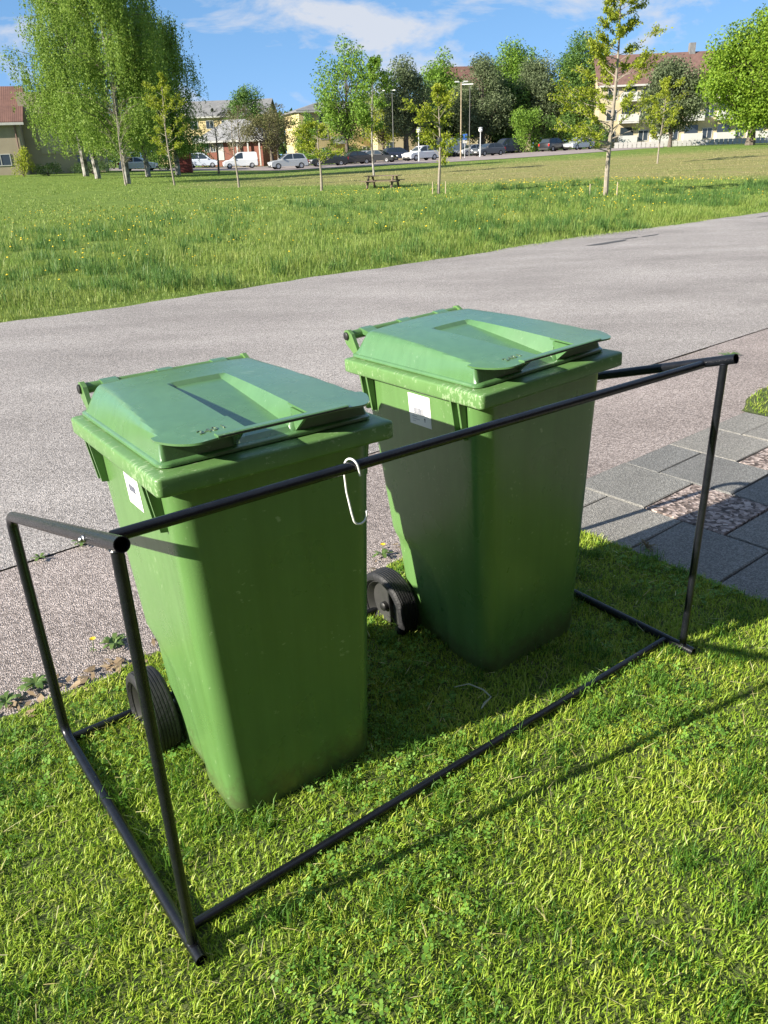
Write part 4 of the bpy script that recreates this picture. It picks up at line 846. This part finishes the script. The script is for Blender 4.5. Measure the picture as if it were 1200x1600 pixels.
big_tree('broadleaf_tree', 'yellow green tree before the right half of the yellow block', 1.8, 128, 9.5, 3.4, 1.8, L_YELLOW, 6500, 0.138, 40, 0.22, seed=41)
def wood():
    n = 30000; x = rng.uniform(-140, 150, n); y = 215 + rng.uniform(0, 20, n); hh = 7 + 4 * vnoise(x, y, 0.08, 50) + 2 * vnoise(x, y, 0.3, 51)
    P = np.stack([x, y, terr(x, y) + hh * rng.random(n) ** 0.6], 1)
    tag(leaf_quads(P, 0.85, L_MID, 'distant_woodland', None, 0.2), 'far off belt of trees on the skyline behind the houses', 'trees', kind='stuff')
wood()

# ================================================================== BUILDINGS
M_PANE = mat('window_pane', (0.03, 0.04, 0.05), 0.08, spec=0.8)
M_WHITE = mat('white_paint', (0.50, 0.49, 0.46), 0.6, (0.44, 0.43, 0.41), 3)
def roofmat(name, c, c2):
    m = mat(name, c, 0.85, c2, 1.2, 8); nt = m.node_tree; b = nt.nodes['Principled BSDF']; t = N(nt, 'ShaderNodeTexCoord')
    w = N(nt, 'ShaderNodeTexWave', i_Scale=1.7, i_Distortion=0.4, bands_direction='X'); nt.links.new(t.outputs['Object'], w.inputs['Vector'])
    bp = N(nt, 'ShaderNodeBump', i_Strength=0.3, i_Distance=0.05); nt.links.new(w.outputs[0], bp.inputs['Height']); nt.links.new(bp.outputs[0], b.inputs['Normal']); return m
M_RED = roofmat('red_tiles', (0.115, 0.056, 0.044), (0.16, 0.08, 0.062)); M_BRN = roofmat('brown_tiles', (0.12, 0.068, 0.055), (0.17, 0.095, 0.078))
M_GRYR = roofmat('grey_tiles', (0.14, 0.14, 0.145), (0.20, 0.20, 0.20)); M_LTR = roofmat('light_roof', (0.22, 0.22, 0.23), (0.29, 0.29, 0.29))
M_BEIGE = mat('beige_render', (0.30, 0.25, 0.18), 0.9, (0.34, 0.285, 0.21), 0.8); M_BEIGE2 = mat('beige_panel', (0.38, 0.325, 0.245), 0.9, (0.35, 0.295, 0.22), 0.7)
M_YEL = mat('yellow_render', (0.52, 0.41, 0.21), 0.9, (0.58, 0.46, 0.25), 0.6); M_CREAM = mat('cream_render', (0.43, 0.36, 0.22), 0.9, (0.48, 0.41, 0.26), 0.6)
M_BRICK = mat('red_brick', (0.19, 0.07, 0.05), 0.9, (0.25, 0.10, 0.07), 3)
def window(root, x, z, w, h, y=0.0, side=-1, name='window', mullions=1):
    t = 0.07; mb = MB(); a, b = (y - 0.06, y + 0.02)
    mb.box(x - w / 2, x + w / 2, a, b, z, z + t); mb.box(x - w / 2, x + w / 2, a, b, z + h - t, z + h); mb.box(x - w / 2, x - w / 2 + t, a, b, z + t, z + h - t); mb.box(x + w / 2 - t, x + w / 2, a, b, z + t, z + h - t)
    if mullions: mb.box(x - t / 2, x + t / 2, a, b, z + t, z + h - t)
    f = tag(mb.build(name, M_WHITE, root), kind=None); mb = MB(); mb.box(x - w / 2 + t / 2, x + w / 2 - t / 2, y - 0.025, y + 0.01, z + t / 2, z + h - t / 2); mb.build('pane', M_PANE, f); return f
def gable_roof(root, W, D, z0, rise, m, over=0.5, hip=0.0):
    mb = MB(); w = W / 2 + over; y0, y1 = -over, D + over; h = hip; t = 0.22; top = z0 + rise; dz = rise * over / (D / 2)
    v = [(-w, y0, z0 - dz), (w, y0, z0 - dz), (w, y1, z0 - dz), (-w, y1, z0 - dz), (-w + h, D / 2, top), (w - h, D / 2, top)]
    v += [(a, b, c_ - t) for a, b, c_ in v]
    f = [(0, 1, 5, 4), (2, 3, 4, 5), (1, 2, 5), (3, 0, 4)] if hip else [(0, 1, 5, 4), (2, 3, 4, 5), (3, 0, 6, 9), (1, 2, 8, 7)]
    f += [(1, 0, 6, 7), (3, 2, 8, 9), (6, 9, 10), (7, 11, 8), (6, 10, 11, 7), (8, 11, 10, 9)]
    if not hip: f += [(0, 4, 10, 6), (4, 3, 9, 10), (5, 1, 7, 11), (2, 5, 11, 8)]; f = [q for q in f if q not in ((3, 0, 6, 9), (1, 2, 8, 7), (6, 9, 10), (7, 11, 8))]
    else: f += [(2, 1, 7, 8), (0, 3, 9, 6)]
    return mb.add(v, f).build('roof', m, root)
def house(name, label, x, y, rz, W, D, H, rise, wall, roof, zoff=0.0, hip=0.0, group=None, over=0.5, wins=(), cat='building', eave=True):
    root = empty(name, (x, y, float(terr(x, y)) + zoff - 0.1), rz, label, cat, group)
    mb = MB(); mb.box(-W / 2, W / 2, 0, D, 0, H)
    if not hip: mb.add([(-W / 2, 0, H), (-W / 2, D, H), (-W / 2, D / 2, H + rise), (W / 2, 0, H), (W / 2, D, H), (W / 2, D / 2, H + rise)], [(0, 2, 1), (3, 4, 5)])
    mb.build('wall', wall, root); rf = gable_roof(root, W, D, H + 0.03, rise, roof, over, hip)
    if eave:
        mb = MB(); mb.box(-W / 2 - over, W / 2 + over, -over - 0.05, -over + 0.10, H - rise * over / (D / 2) - 0.28, H - rise * over / (D / 2) - 0.05); mb.build('gutter', M_WHITE, root)
    for (wx, wz, ww, wh) in wins: window(root, wx, wz, ww, wh)
    return root, rf
# beige building at far left: main wing with tiled roof, blank wing with lattice brickwork to the right of it
r_, rf = house('beige_building', 'beige building with red tiled roof at the left picture edge', -40.6, 87, R(14), 11.5, 9.0, 5.2, 3.1, M_BEIGE, M_RED, wins=[(3.4, 0.9, 1.9, 1.1), (-1, 0.9, 2.2, 1.1), (-1, 3.2, 1.2, 1.2)])
mb = MB(); mb.box(5.77, 13.2, 1.6, 9.0, 0, 7.6); mb.build('side_wing', M_BEIGE, r_)
mb = MB(); mb.box(7.2, 11.2, 1.50, 1.597, 1.9, 4.2); mb.build('wall_panel', M_BEIGE2, r_)
for k in range(5):
    for j in range(9):
        mb = MB(); mb.box(6.6 + j * 0.42 + (k % 2) * 0.21, 6.6 + j * 0.42 + (k % 2) * 0.21 + 0.26, 1.52, 1.598, 4.45 + k * 0.24, 4.45 + k * 0.24 + 0.14)
        mb.build('lattice_brick', mat('dark_brick', (0.17, 0.12, 0.09), 0.9), r_)
for q in (10.6, 11.5): mb = MB(); mb.box(q, q + 0.45, 1.52, 1.597, 0.3, 1.7); mb.build('narrow_window', M_PANE, r_)
mb = MB(); mb.tube([(5.3, -0.35, 4.9), (5.3, -0.12, 4.5), (5.3, -0.12, 0.2)], 0.07, 8); mb.build('downpipe', mat('pipe_brown', (0.16, 0.09, 0.07), 0.6), r_)
# brick house with pale hipped roof
r_, rf = house('brick_house', 'single storey red brick house with pale hipped roof behind the vans', -20.3, 127, R(-8), 9.6, 8.5, 4.0, 2.4, M_BRICK, M_LTR, hip=4.0, over=0.7, wins=[(-3.7, 2.1, 0.8, 1.2), (-2.75, 2.1, 0.8, 1.2)])
mb = MB(); mb.box(-2.1, -1.2, -0.06, -0.003, 1.0, 3.2); d = mb.build('door', M_WHITE, r_)
for q in (1.0, 2.6, 4.3): mb = MB(); mb.box(q - 0.1, q + 0.1, -0.5, -0.3, 0.1, 3.55); mb.build('porch_post', M_WHITE, r_)
# long grey roofed block behind it
house('apartment_block', 'long low block with grey roof and yellow wall behind the brick house', -30.5, 168, R(-4), 22, 10, 8.6, 2.6, M_YEL, M_GRYR, wins=[(a, z, 1.5, 1.4) for a in np.arange(-9, 10, 3.0) for z in (1.0, 3.7, 6.2)])
# yellow block
r_, rf = house('apartment_block', 'yellow three storey block with dark roof behind the bright green tree', 0.6, 139, R(17), 24.0, 11, 7.6, 1.3, M_YEL, M_GRYR, hip=5.0, wins=[(a, z, 1.3, 1.35) for a in (-10.6, -8.2, -4.2, -1.4, 2.6, 5.4, 9.2) for z in (0.9, 3.4, 5.7)])
for q in (-6.2, 0.6, 7.3):
    for z in (2.7, 5.2):
        mb = MB(); mb.box(q - 1.2, q + 1.2, -1.3, -0.003, z, z + 0.15); mb.box(q - 1.2, q + 1.2, -1.3, -1.24, z + 0.15, z + 1.1); mb.build('balcony', M_WHITE, r_)
# pale gable end with red roof behind
house('apartment_block', 'tall cream block with red tiled roof showing above the tree row', 22.0, 160, R(6), 15, 12, 11.0, 3.6, M_CREAM, M_RED, wins=[(a, z, 1.4, 1.4) for a in (-5.5, -1.8, 1.8, 5.5) for z in (1.2, 4.0, 6.8, 9.0)])
house('gable_annex', 'pale yellow gable annex behind the parked dark cars', 6.2, 134, R(10), 10.5, 7, 4.6, 1.2, M_CREAM, M_GRYR, wins=[(-3.4, 1.2, 1.2, 1.4), (1.8, 1.2, 1.2, 1.4)])
# right block with balconies
r_, rf = house('apartment_block', 'cream three storey block with brown roof and white balconies at right', 47.0, 122, R(-6), 30.0, 11, 8.4, 3.7, M_CREAM, M_BRN, wins=[(a, z, 1.4, 1.4) for a in (-13.3, -8.7, -4.6, 0.0, 4.4, 8.9, 13.2) for z in (0.9, 3.6, 6.2)])
for q in (-11.0, -6.6, -2.2, 2.2, 6.6, 11.0):
    for z in (0.5, 3.2, 5.9):
        b_ = MB(); b_.box(q - 1.25, q + 1.25, -1.5, -0.003, z, z + 0.16); bo = b_.build('balcony', M_WHITE, r_)
        b_ = MB(); b_.box(q - 1.25, q + 1.25, -1.5, -1.44, z + 0.2, z + 1.15); b_.box(q - 1.25, q - 1.19, -1.438, -0.01, z + 0.2, z + 1.15); b_.box(q + 1.19, q + 1.25, -1.438, -0.01, z + 0.2, z + 1.15); b_.build('balcony_front', M_WHITE, bo)
        b_ = MB(); b_.box(q - 0.9, q + 0.9, -0.04, -0.002, z + 0.2, z + 2.2); b_.build('balcony_door', M_PANE, bo)
for q in (-2.0, 5.5):
    mb = MB(); mb.box(q - 0.4, q + 0.4, 5.0, 5.9, 11.6, 13.2); mb.build('chimney', M_BRICK if q > 0 else M_GRYR, rf)
# low white fence in front of it
fr = empty('picket_fence', (0, 0, 0), 0, 'low white fence in front of the right apartment block', 'fence')
for k in range(64):
    x = 30.5 + k * 0.55; y = 108 - k * 0.04; mb = MB(); z = float(terr(x, y)); mb.box(x - 0.235, x + 0.235, y - 0.02, y + 0.02, z + 0.05, z + 0.70); mb.build('picket', M_WHITE, fr)
for dz in (0.2, 0.55): mb = MB(); mb.tube([(30.2, 108.06, 1.0 + dz), (65.5, 105.5, 1.0 + dz)], 0.04, 4); mb.build('fence_rail', M_WHITE, fr)

# ================================================================== CARS
def carpaint(name, c, metal=0.0): return mat('car_' + name, c, 0.28, metallic=metal, spec=0.6, coat=0.5)
PAINT = dict(white=carpaint('white', (0.75, 0.76, 0.77)), silver=carpaint('silver', (0.50, 0.51, 0.52), 0.35), black=carpaint('black', (0.012, 0.013, 0.016)), blue=carpaint('blue', (0.03, 0.04, 0.075)), grey=carpaint('grey', (0.09, 0.095, 0.105)), pale=carpaint('pale_blue', (0.55, 0.60, 0.68)), brown=carpaint('brown', (0.03, 0.026, 0.024)))
M_TYRE = mat('tyre', (0.015, 0.015, 0.016), 0.7); M_ALLOY = mat('alloy', (0.42, 0.42, 0.43), 0.35, metallic=0.7); M_LAMPG = mat('lamp_glass', (0.75, 0.77, 0.8), 0.15); M_TAIL = mat('tail_lamp', (0.45, 0.02, 0.015), 0.25); M_TRIM = mat('car_trim', (0.02, 0.02, 0.021), 0.6)
SHAPES = {
 'suv':   dict(L=4.35, W=1.82, body=[(-2.15, 0.32), (-2.17, 0.62), (-2.08, 0.98), (-1.95, 1.02), (0.95, 0.98), (1.80, 0.90), (2.10, 0.76), (2.16, 0.52), (2.12, 0.30)], cab=[(-2.0, 1.0), (-1.72, 1.50), (-1.25, 1.60), (-0.1, 1.62), (0.30, 1.52), (1.05, 0.98)], wb=1.32, wr=0.34),
 'hatch': dict(L=4.2, W=1.78, body=[(-2.05, 0.28), (-2.08, 0.60), (-1.98, 0.92), (-1.85, 0.95), (0.95, 0.92), (1.75, 0.82), (2.05, 0.66), (2.10, 0.45), (2.06, 0.26)], cab=[(-1.95, 0.93), (-1.58, 1.38), (-1.1, 1.46), (-0.1, 1.46), (0.28, 1.38), (1.12, 0.91)], wb=1.28, wr=0.32),
 'wagon': dict(L=4.7, W=1.82, body=[(-2.32, 0.30), (-2.35, 0.62), (-2.28, 0.92), (-2.15, 0.96), (0.95, 0.94), (1.95, 0.84), (2.28, 0.68), (2.34, 0.46), (2.30, 0.28)], cab=[(-2.25, 0.94), (-1.85, 1.42), (-1.35, 1.50), (-0.1, 1.52), (0.30, 1.44), (1.15, 0.93)], wb=1.38, wr=0.34),
 'sedan': dict(L=4.6, W=1.80, body=[(-2.28, 0.28), (-2.30, 0.60), (-2.24, 0.96), (-1.60, 0.98), (0.90, 0.93), (1.90, 0.82), (2.22, 0.66), (2.28, 0.45), (2.24, 0.26)], cab=[(-1.85, 0.96), (-1.15, 1.40), (-0.75, 1.45), (0.0, 1.45), (0.32, 1.38), (1.12, 0.92)], wb=1.38, wr=0.33),
 'van':   dict(L=4.3, W=1.80, body=[(-2.1, 0.30), (-2.15, 0.65), (-2.12, 1.02), (-2.0, 1.05), (1.05, 1.02), (1.80, 0.92), (2.08, 0.74), (2.14, 0.48), (2.10, 0.28)], cab=[(-2.1, 1.03), (-2.04, 1.72), (-1.85, 1.82), (0.0, 1.83), (0.42, 1.70), (1.25, 1.0)], wb=1.36, wr=0.32),
 'bus':   dict(L=5.0, W=1.92, body=[(-2.45, 0.32), (-2.50, 0.7), (-2.48, 1.08), (-2.4, 1.1), (1.35, 1.08), (2.15, 0.98), (2.44, 0.78), (2.50, 0.5), (2.46, 0.3)], cab=[(-2.46, 1.09), (-2.36, 1.82), (-2.15, 1.95), (0.4, 1.96), (0.85, 1.82), (1.75, 1.05)], wb=1.55, wr=0.34),
}
def make_car(shape, paint, label, x, y, rz, panel_van=False):
    s = SHAPES[shape]; root = empty('parked_car' if shape not in ('van', 'bus') else 'parked_van', (x, y, float(terr(x, y)) + 0.03), rz, label, 'car' if shape not in ('van', 'bus') else 'van', 'cars parked beyond the field')
    hw = s['W'] / 2; P = PAINT[paint]; B = s['body']; mb = MB()
    def ring(y_, sx, sz): cx = 0; return [(px * sx, y_, 0.30 + (pz - 0.30) * sz) for px, pz in B]
    mb.rings([ring(-hw + 0.0, 0.965, 0.93), ring(-hw + 0.05, 0.99, 0.985), ring(-hw + 0.16, 1, 1), ring(hw - 0.16, 1, 1), ring(hw - 0.05, 0.99, 0.985), ring(hw, 0.965, 0.93)]); mb.build('body', P, root, True, 32)
    cab = s['cab']; mb = MB(); zt = max(z for _, z in cab); zb = cab[0][1]
    def cr_(y0, f): return [(px, y0 + f * (pz - zb) / (zt - zb), pz) for px, pz in cab]
    mb.rings([cr_(-hw + 0.10, 0.20), cr_(hw - 0.10, -0.20)]); cb = mb.build('cabin', P, root, False)
    def inset(px, pz, k=0.86):
        cxm = sum(p[0] for p in cab) / len(cab); czm = (zb + zt) / 2; return (cxm + (px - cxm) * k, czm + (pz - czm) * 0.80)
    # side glass split at the B pillar
    xs0, xs1 = (min(p[0] for p in cab), max(p[0] for p in cab)); bp = (xs0 + xs1) / 2 + 0.05
    for side in (-1, 1):
        pts = [inset(*p) for p in cab]
        def clip(lo, hi):
            out = []; n = len(pts)
            for i in range(n):
                a, b = pts[i], pts[(i + 1) % n]
                for (p) in (a,):
                    if lo <= p[0] <= hi: out.append(p)
                for c_ in (lo, hi):
                    if (a[0] - c_) * (b[0] - c_) < 0: t = (c_ - a[0]) / (b[0] - a[0]); out.append((c_, a[1] + (b[1] - a[1]) * t))
            m_ = (sum(p[0] for p in out) / len(out), sum(p[1] for p in out) / len(out)); return sorted(out, key=lambda p: math.atan2(p[1] - m_[1], p[0] - m_[0]))
        for (lo, hi) in ((xs0, bp - 0.05), (bp + 0.05, xs1)):
            if panel_van and hi < bp: continue
            pg = clip(lo, hi)
            if len(pg) < 3: continue
            yy = lambda pz: side * (hw - 0.10 - 0.20 * (pz - zb) / (zt - zb) + 0.012)
            v = [(px, yy(pz), pz) for px, pz in pg] + [(px, yy(pz) - side * 0.02, pz) for px, pz in pg]; n = len(pg)
            f = [tuple(range(n)) if side < 0 else tuple(reversed(range(n)))] + [(i, n + i, n + (i + 1) % n, (i + 1) % n) for i in range(n)]
            pydata('side_window', v, f, M_PANE, cb)
    # windscreen and rear glass
    for (a, b, nm) in ((cab[-1], cab[-2], 'windscreen'), (cab[0], cab[1], 'rear_window')):
        A = (a[0] + (b[0] - a[0]) * 0.14, a[1] + (b[1] - a[1]) * 0.14); Bq = (a[0] + (b[0] - a[0]) * 0.92, a[1] + (b[1] - a[1]) * 0.92); off = 0.015 if a[0] > 0 else -0.015
        w0 = hw - 0.18 - 0.2 * 0.14; w1 = hw - 0.18 - 0.2 * 0.9
        v = [(A[0] + off, -w0, A[1] + 0.01), (A[0] + off, w0, A[1] + 0.01), (Bq[0] + off, w1, Bq[1] + 0.01), (Bq[0] + off, -w1, Bq[1] + 0.01)]; v += [(p - off * 1.4, q, z - 0.012) for p, q, z in v]
        pydata(nm, v, [(0, 1, 2, 3), (7, 6, 5, 4), (0, 4, 5, 1), (1, 5, 6, 2), (2, 6, 7, 3), (3, 7, 4, 0)], M_PANE, cb)
    fx = B[-3][0]; rx = B[1][0]
    for side in (-1, 1):
        mb = MB(); mb.box(fx - 0.16, fx + 0.025, side * (hw - 0.12) - 0.20, side * (hw - 0.12) + 0.08, 0.62, 0.76); mb.build('headlight', M_LAMPG, root)
        mb = MB(); mb.box(rx - 0.012, rx + 0.14, side * (hw - 0.10) - 0.10, side * (hw - 0.10) + 0.08, 0.66, 0.94); mb.build('tail_light', M_TAIL, root)
        mb = MB(); mb.box(0.72, 0.86, side * (hw + 0.02) - 0.09, side * (hw + 0.02) + 0.09, zb + 0.02, zb + 0.16); mb.build('wing_mirror', P, root)
    mb = MB(); mb.box(fx - 0.04, fx + 0.055, -hw * 0.82, hw * 0.82, 0.24, 0.46); mb.build('front_bumper', M_TRIM, root)
    mb = MB(); mb.box(rx - 0.03, rx + 0.04, -hw * 0.82, hw * 0.82, 0.24, 0.44); mb.build('rear_bumper', M_TRIM, root)
    mb = MB(); mb.box(fx + 0.0555, fx + 0.062, -0.26, 0.26, 0.40, 0.51); mb.build('number_plate', M_WHITE, root)
    for wx in (-s['wb'], s['wb']):
        for side in (-1, 1):
            wh = empty('wheel', (wx, side * (hw - 0.10), s['wr'])); wh.parent = root; r = s['wr']
            vv, ff = lathe_x([(-0.10, r * 0.6), (-0.10, r * 0.93), (-0.07, r), (0.07, r), (0.10, r * 0.93), (0.10, r * 0.6)], 18); pydata('tyre', [(b, a * side * 1.12, c_) for a, b, c_ in vv], ff, M_TYRE, wh, True, 40)
            vv, ff = lathe_x([(0.0, 0.0), (0.07, 0.0), (0.095, r * 0.25), (0.085, r * 0.62), (0.0, r * 0.62)], 14); pydata('rim', [(b, a * side * 1.12, c_) for a, b, c_ in vv], ff, M_ALLOY, wh, True, 40)
    return root
PI = math.pi
make_car('hatch', 'white', 'white car half hidden behind the birch trunks', -26.6, 99, R(4))
make_car('van', 'pale', 'pale blue van parked left of the brick house front, facing right', -22.6, 116, R(5))
make_car('van', 'white', 'white panel van in front of the brick house, facing left', -16.2, 107, PI + R(12), True)
make_car('suv', 'silver', 'silver estate car parked nearest, left of the dark cars', -9.4, 97.5, PI + R(18))
make_car('sedan', 'black', 'black car behind the low rounded sapling', -5.2, 104, PI + R(15))
make_car('sedan', 'brown', 'dark brown saloon in the middle of the dark cars', -2.2, 105.5, PI + R(20))
make_car('hatch', 'pale', 'pale blue car showing only its roof behind the dark cars', -1.2, 112, PI + R(20))
make_car('sedan', 'black', 'black saloon behind the young tree with the pale trunk', 0.9, 106, R(-24))
make_car('suv', 'blue', 'dark blue car left of the white crossover', 3.5, 111, R(20))
make_car('suv', 'white', 'white crossover beside the globe lamp, facing left', 5.9, 103, PI + R(32))
make_car('hatch', 'silver', 'silver hatchback parked behind the grey one', 13.9, 121, PI + R(30))
make_car('hatch', 'grey', 'dark grey hatchback beside the right globe lamp', 15.0, 111, PI + R(30))
make_car('bus', 'blue', 'dark blue van parked under the grey tree', 19.2, 122.5, PI + R(28))
make_car('suv', 'black', 'black car at right with its red tail lamp showing', 24.4, 116, R(40))
make_car('wagon', 'silver', 'silver car farthest right in the car park', 27.8, 116.5, PI + R(38))
# white box trailer
tr = empty('box_trailer', (11.6, 125.5, float(terr(11.6, 125.5)) + 0.03), PI + R(35), 'white box trailer parked behind the young tree', 'trailer')
mb = MB(); mb.box(-1.9, 1.9, -1.05, 1.05, 0.55, 2.45); mb.build('box', PAINT['white'], tr)
mb = MB(); mb.box(1.901, 1.93, -0.95, 0.95, 0.65, 2.35); mb.build('rear_door', M_WHITE, tr)
mb = MB(); mb.tube([(-1.9, 0, 0.5), (-3.1, 0, 0.5)], 0.06, 8); mb.build('drawbar', M_TRIM, tr)
for side in (-1, 1):
    for wx in (-0.45, 0.35):
        vv, ff = lathe_x([(-0.1, 0.0), (-0.1, 0.3), (0.1, 0.3), (0.1, 0.0)], 16); pydata('wheel', [(b + wx, a + side * 1.0, c_ + 0.3) for a, b, c_ in vv], ff, M_TYRE, tr, True, 40)

# ================================================================== STREET FURNITURE
M_POLE = mat('pole_grey', (0.50, 0.51, 0.52), 0.5); M_GLOBE = mat('lamp_globe', (0.85, 0.85, 0.83), 0.3); M_WOOD = mat('weathered_wood', (0.13, 0.09, 0.065), 0.85, (0.20, 0.15, 0.11), 12)
def globe_lamp(label, x, y, h=3.1):
    root = empty('street_lamp', (x, y, float(terr(x, y))), 0, label, 'lamp', 'globe lamps by the car park')
    mb = MB(); mb.tube([(0, 0, 0), (0, 0, 0.9), (0, 0, 0.92), (0, 0, h)], [0.10, 0.10, 0.065, 0.055], 10); mb.build('pole', M_POLE, root, True)
    mb = MB(); mb.rings([[(q * math.cos(t), q * math.sin(t), h + z) for t in np.linspace(0, 2 * PI, 16, endpoint=False)] for q, z in ((0.08, -0.02), (0.20, 0.06), (0.25, 0.2), (0.22, 0.34), (0.1, 0.43))]); mb.build('globe', M_GLOBE, root, True, 60)
    mb = MB(); mb.rings([[(q * math.cos(t), q * math.sin(t), h + z) for t in np.linspace(0, 2 * PI, 16, endpoint=False)] for q, z in ((0.27, 0.43), (0.27, 0.46), (0.06, 0.54))]); mb.build('cap', M_POLE, root, True, 40)
globe_lamp('white globe lamp left, beside the white crossover', 5.4, 98.5, 2.95); globe_lamp('white globe lamp right, beside the dark grey hatchback', 13.3, 106, 2.75)
tp = empty('lamp_pole', (10.0, 97, float(terr(10.0, 97))), 0, 'tall wooden lamp pole rising behind the meadow young tree', 'lamp')
mb = MB(); mb.tube([(0, 0, 0), (0, 0, 7.6)], [0.09, 0.06], 10); mb.build('pole', mat('pole_wood', (0.24, 0.19, 0.12), 0.8, (0.38, 0.31, 0.21), 6), tp, True)
for sx in (-1, 1): mb = MB(); mb.tube([(0, 0, 7.5), (sx * 0.35, 0, 7.62)], 0.03, 6); mb.box(min(sx * 0.25, sx * 0.7), max(sx * 0.25, sx * 0.7), -0.12, 0.12, 7.6, 7.72); mb.build('lamp_head', M_POLE, tp)
for (x, y, h, lab) in ((2.9, 113, 8.2, 'thin street lamp with long flat head above the dark cars'), (13.2, 117, 8.6, 'thin street lamp with long flat head before the grey leafed tree')):
    root = empty('street_lamp', (x, y, float(terr(x, y))), 0, lab, 'lamp', 'flat headed street lamps'); mb = MB(); mb.tube([(0, 0, 0), (0, 0, h)], [0.06, 0.03], 8); mb.build('pole', mat('pole_dark', (0.16, 0.16, 0.15), 0.6), root, True)
    mb = MB(); mb.box(-1.2, 0.4, -0.12, 0.12, h - 0.02, h + 0.09); mb.build('lamp_head', M_GLOBE, root)
sg = empty('parking_sign', (11.2, 104, float(terr(11.2, 104))), 0, 'small blue and white parking sign on a thin post', 'sign')
mb = MB(); mb.tube([(0, 0, 0), (0, 0, 2.6)], 0.035, 8); mb.build('post', M_POLE, sg, True)
mb = MB(); mb.box(-0.26, 0.26, -0.06, -0.04, 2.0, 2.62); mb.build('panel', mat('sign_blue', (0.03, 0.12, 0.45), 0.5), sg)
mb = MB(); mb.box(-0.26, 0.26, -0.06, -0.04, 1.62, 1.97); mb.build('plate', M_WHITE, sg)
# dark red box by the birches
rb = empty('red_shed', (-18.9, 87, float(terr(-18.9, 87))), R(8), 'small dark red shed standing right of the birch trunks', 'shed')
mb = MB()
for k in range(8): m2 = MB(); m2.box(-0.84 + k * 0.21, -0.84 + k * 0.21 + 0.20, -0.03, 0.0, 0.05, 1.75); m2.build('plank', mat('red_paint', (0.16, 0.03, 0.025), 0.8, (0.2, 0.045, 0.035), 5), rb)
mb.box(-0.84, 0.83, 0.003, 1.3, 0.0, 1.75); mb.build('box', MATS['red_paint'], rb)
mb = MB(); mb.box(-0.92, 0.92, -0.1, 1.4, 1.753, 1.83); mb.build('lid', M_TRIM, rb)
# red bucket and sand at far right
mb = MB(); mb.rings([[(41.9 + q * math.cos(t), 88 + q * math.sin(t), 0.98 + z) for t in np.linspace(0, 2 * PI, 14, endpoint=False)] for q, z in ((0.22, 0), (0.25, 0.3), (0.32, 0.55), (0.22, 0.75), (0.24, 0.95))])
tag(mb.build('spring_rider', mat('red_plastic', (0.55, 0.03, 0.03), 0.4), None, True, 40), 'red playground seat on the sand patch at the right edge', 'play equipment')
v = [(43.5 + 3.2 * math.cos(t) * (1 + 0.1 * math.sin(3 * t)), 88 + 2.4 * math.sin(t), 1.0 + 0.03) for t in np.linspace(0, 2 * PI, 24, endpoint=False)]
tag(pydata('sand_patch', v, [tuple(range(24))], mat('sand', (0.45, 0.34, 0.25), 0.95, (0.52, 0.4, 0.3), 3)), kind='structure')
# picnic table
pt = empty('picnic_table', (0.5, 40.8, float(terr(0.5, 40.8))), R(-18), 'brown wooden picnic table with fixed benches in the field', 'picnic table'); pt.scale = (1, 1, 0.74)
for k in range(5): mb = MB(); mb.box(-0.85, 0.85, -0.36 + k * 0.145, -0.36 + k * 0.145 + 0.135, 0.70, 0.74); mb.build('top_plank', M_WOOD, pt)
for sy in (-1, 1):
    for j in (0, 1): mb = MB(); a = sy * (0.62 + j * 0.14); mb.box(-0.88, 0.88, a - 0.065, a + 0.065, 0.42, 0.455); mb.build('bench_plank', M_WOOD, pt)
for sx in (-0.6, 0.6):
    for sy in (-1, 1): mb = MB(); mb.tube([(sx, sy * 0.62, 0.0), (sx, sy * 0.28, 0.70)], 0.055, 4); mb.build('leg', M_WOOD, pt)
    mb = MB(); mb.box(sx - 0.025, sx + 0.025, -0.80, 0.80, 0.33, 0.418); mb.build('crossbeam', M_WOOD, pt)
# stakes at the young trees
for (x, y, h, lab) in ((7.2, 28.2, 0.38, 'thin stake left of the nearest young tree'), (8.05, 28.0, 0.42, 'thin stake right of the nearest young tree'), (2.35, 33.4, 0.45, 'thin stake left of the slim upright young tree'), (2.85, 33.3, 0.45, 'thin stake right of the slim upright young tree')):
    mb = MB(); mb.tube([(x, y, 0), (x, y, h)], [0.022, 0.018], 6); tag(mb.build('tree_stake', mat('stake_wood', (0.4, 0.33, 0.22), 0.8), None), lab, 'stake', 'stakes at the young trees')
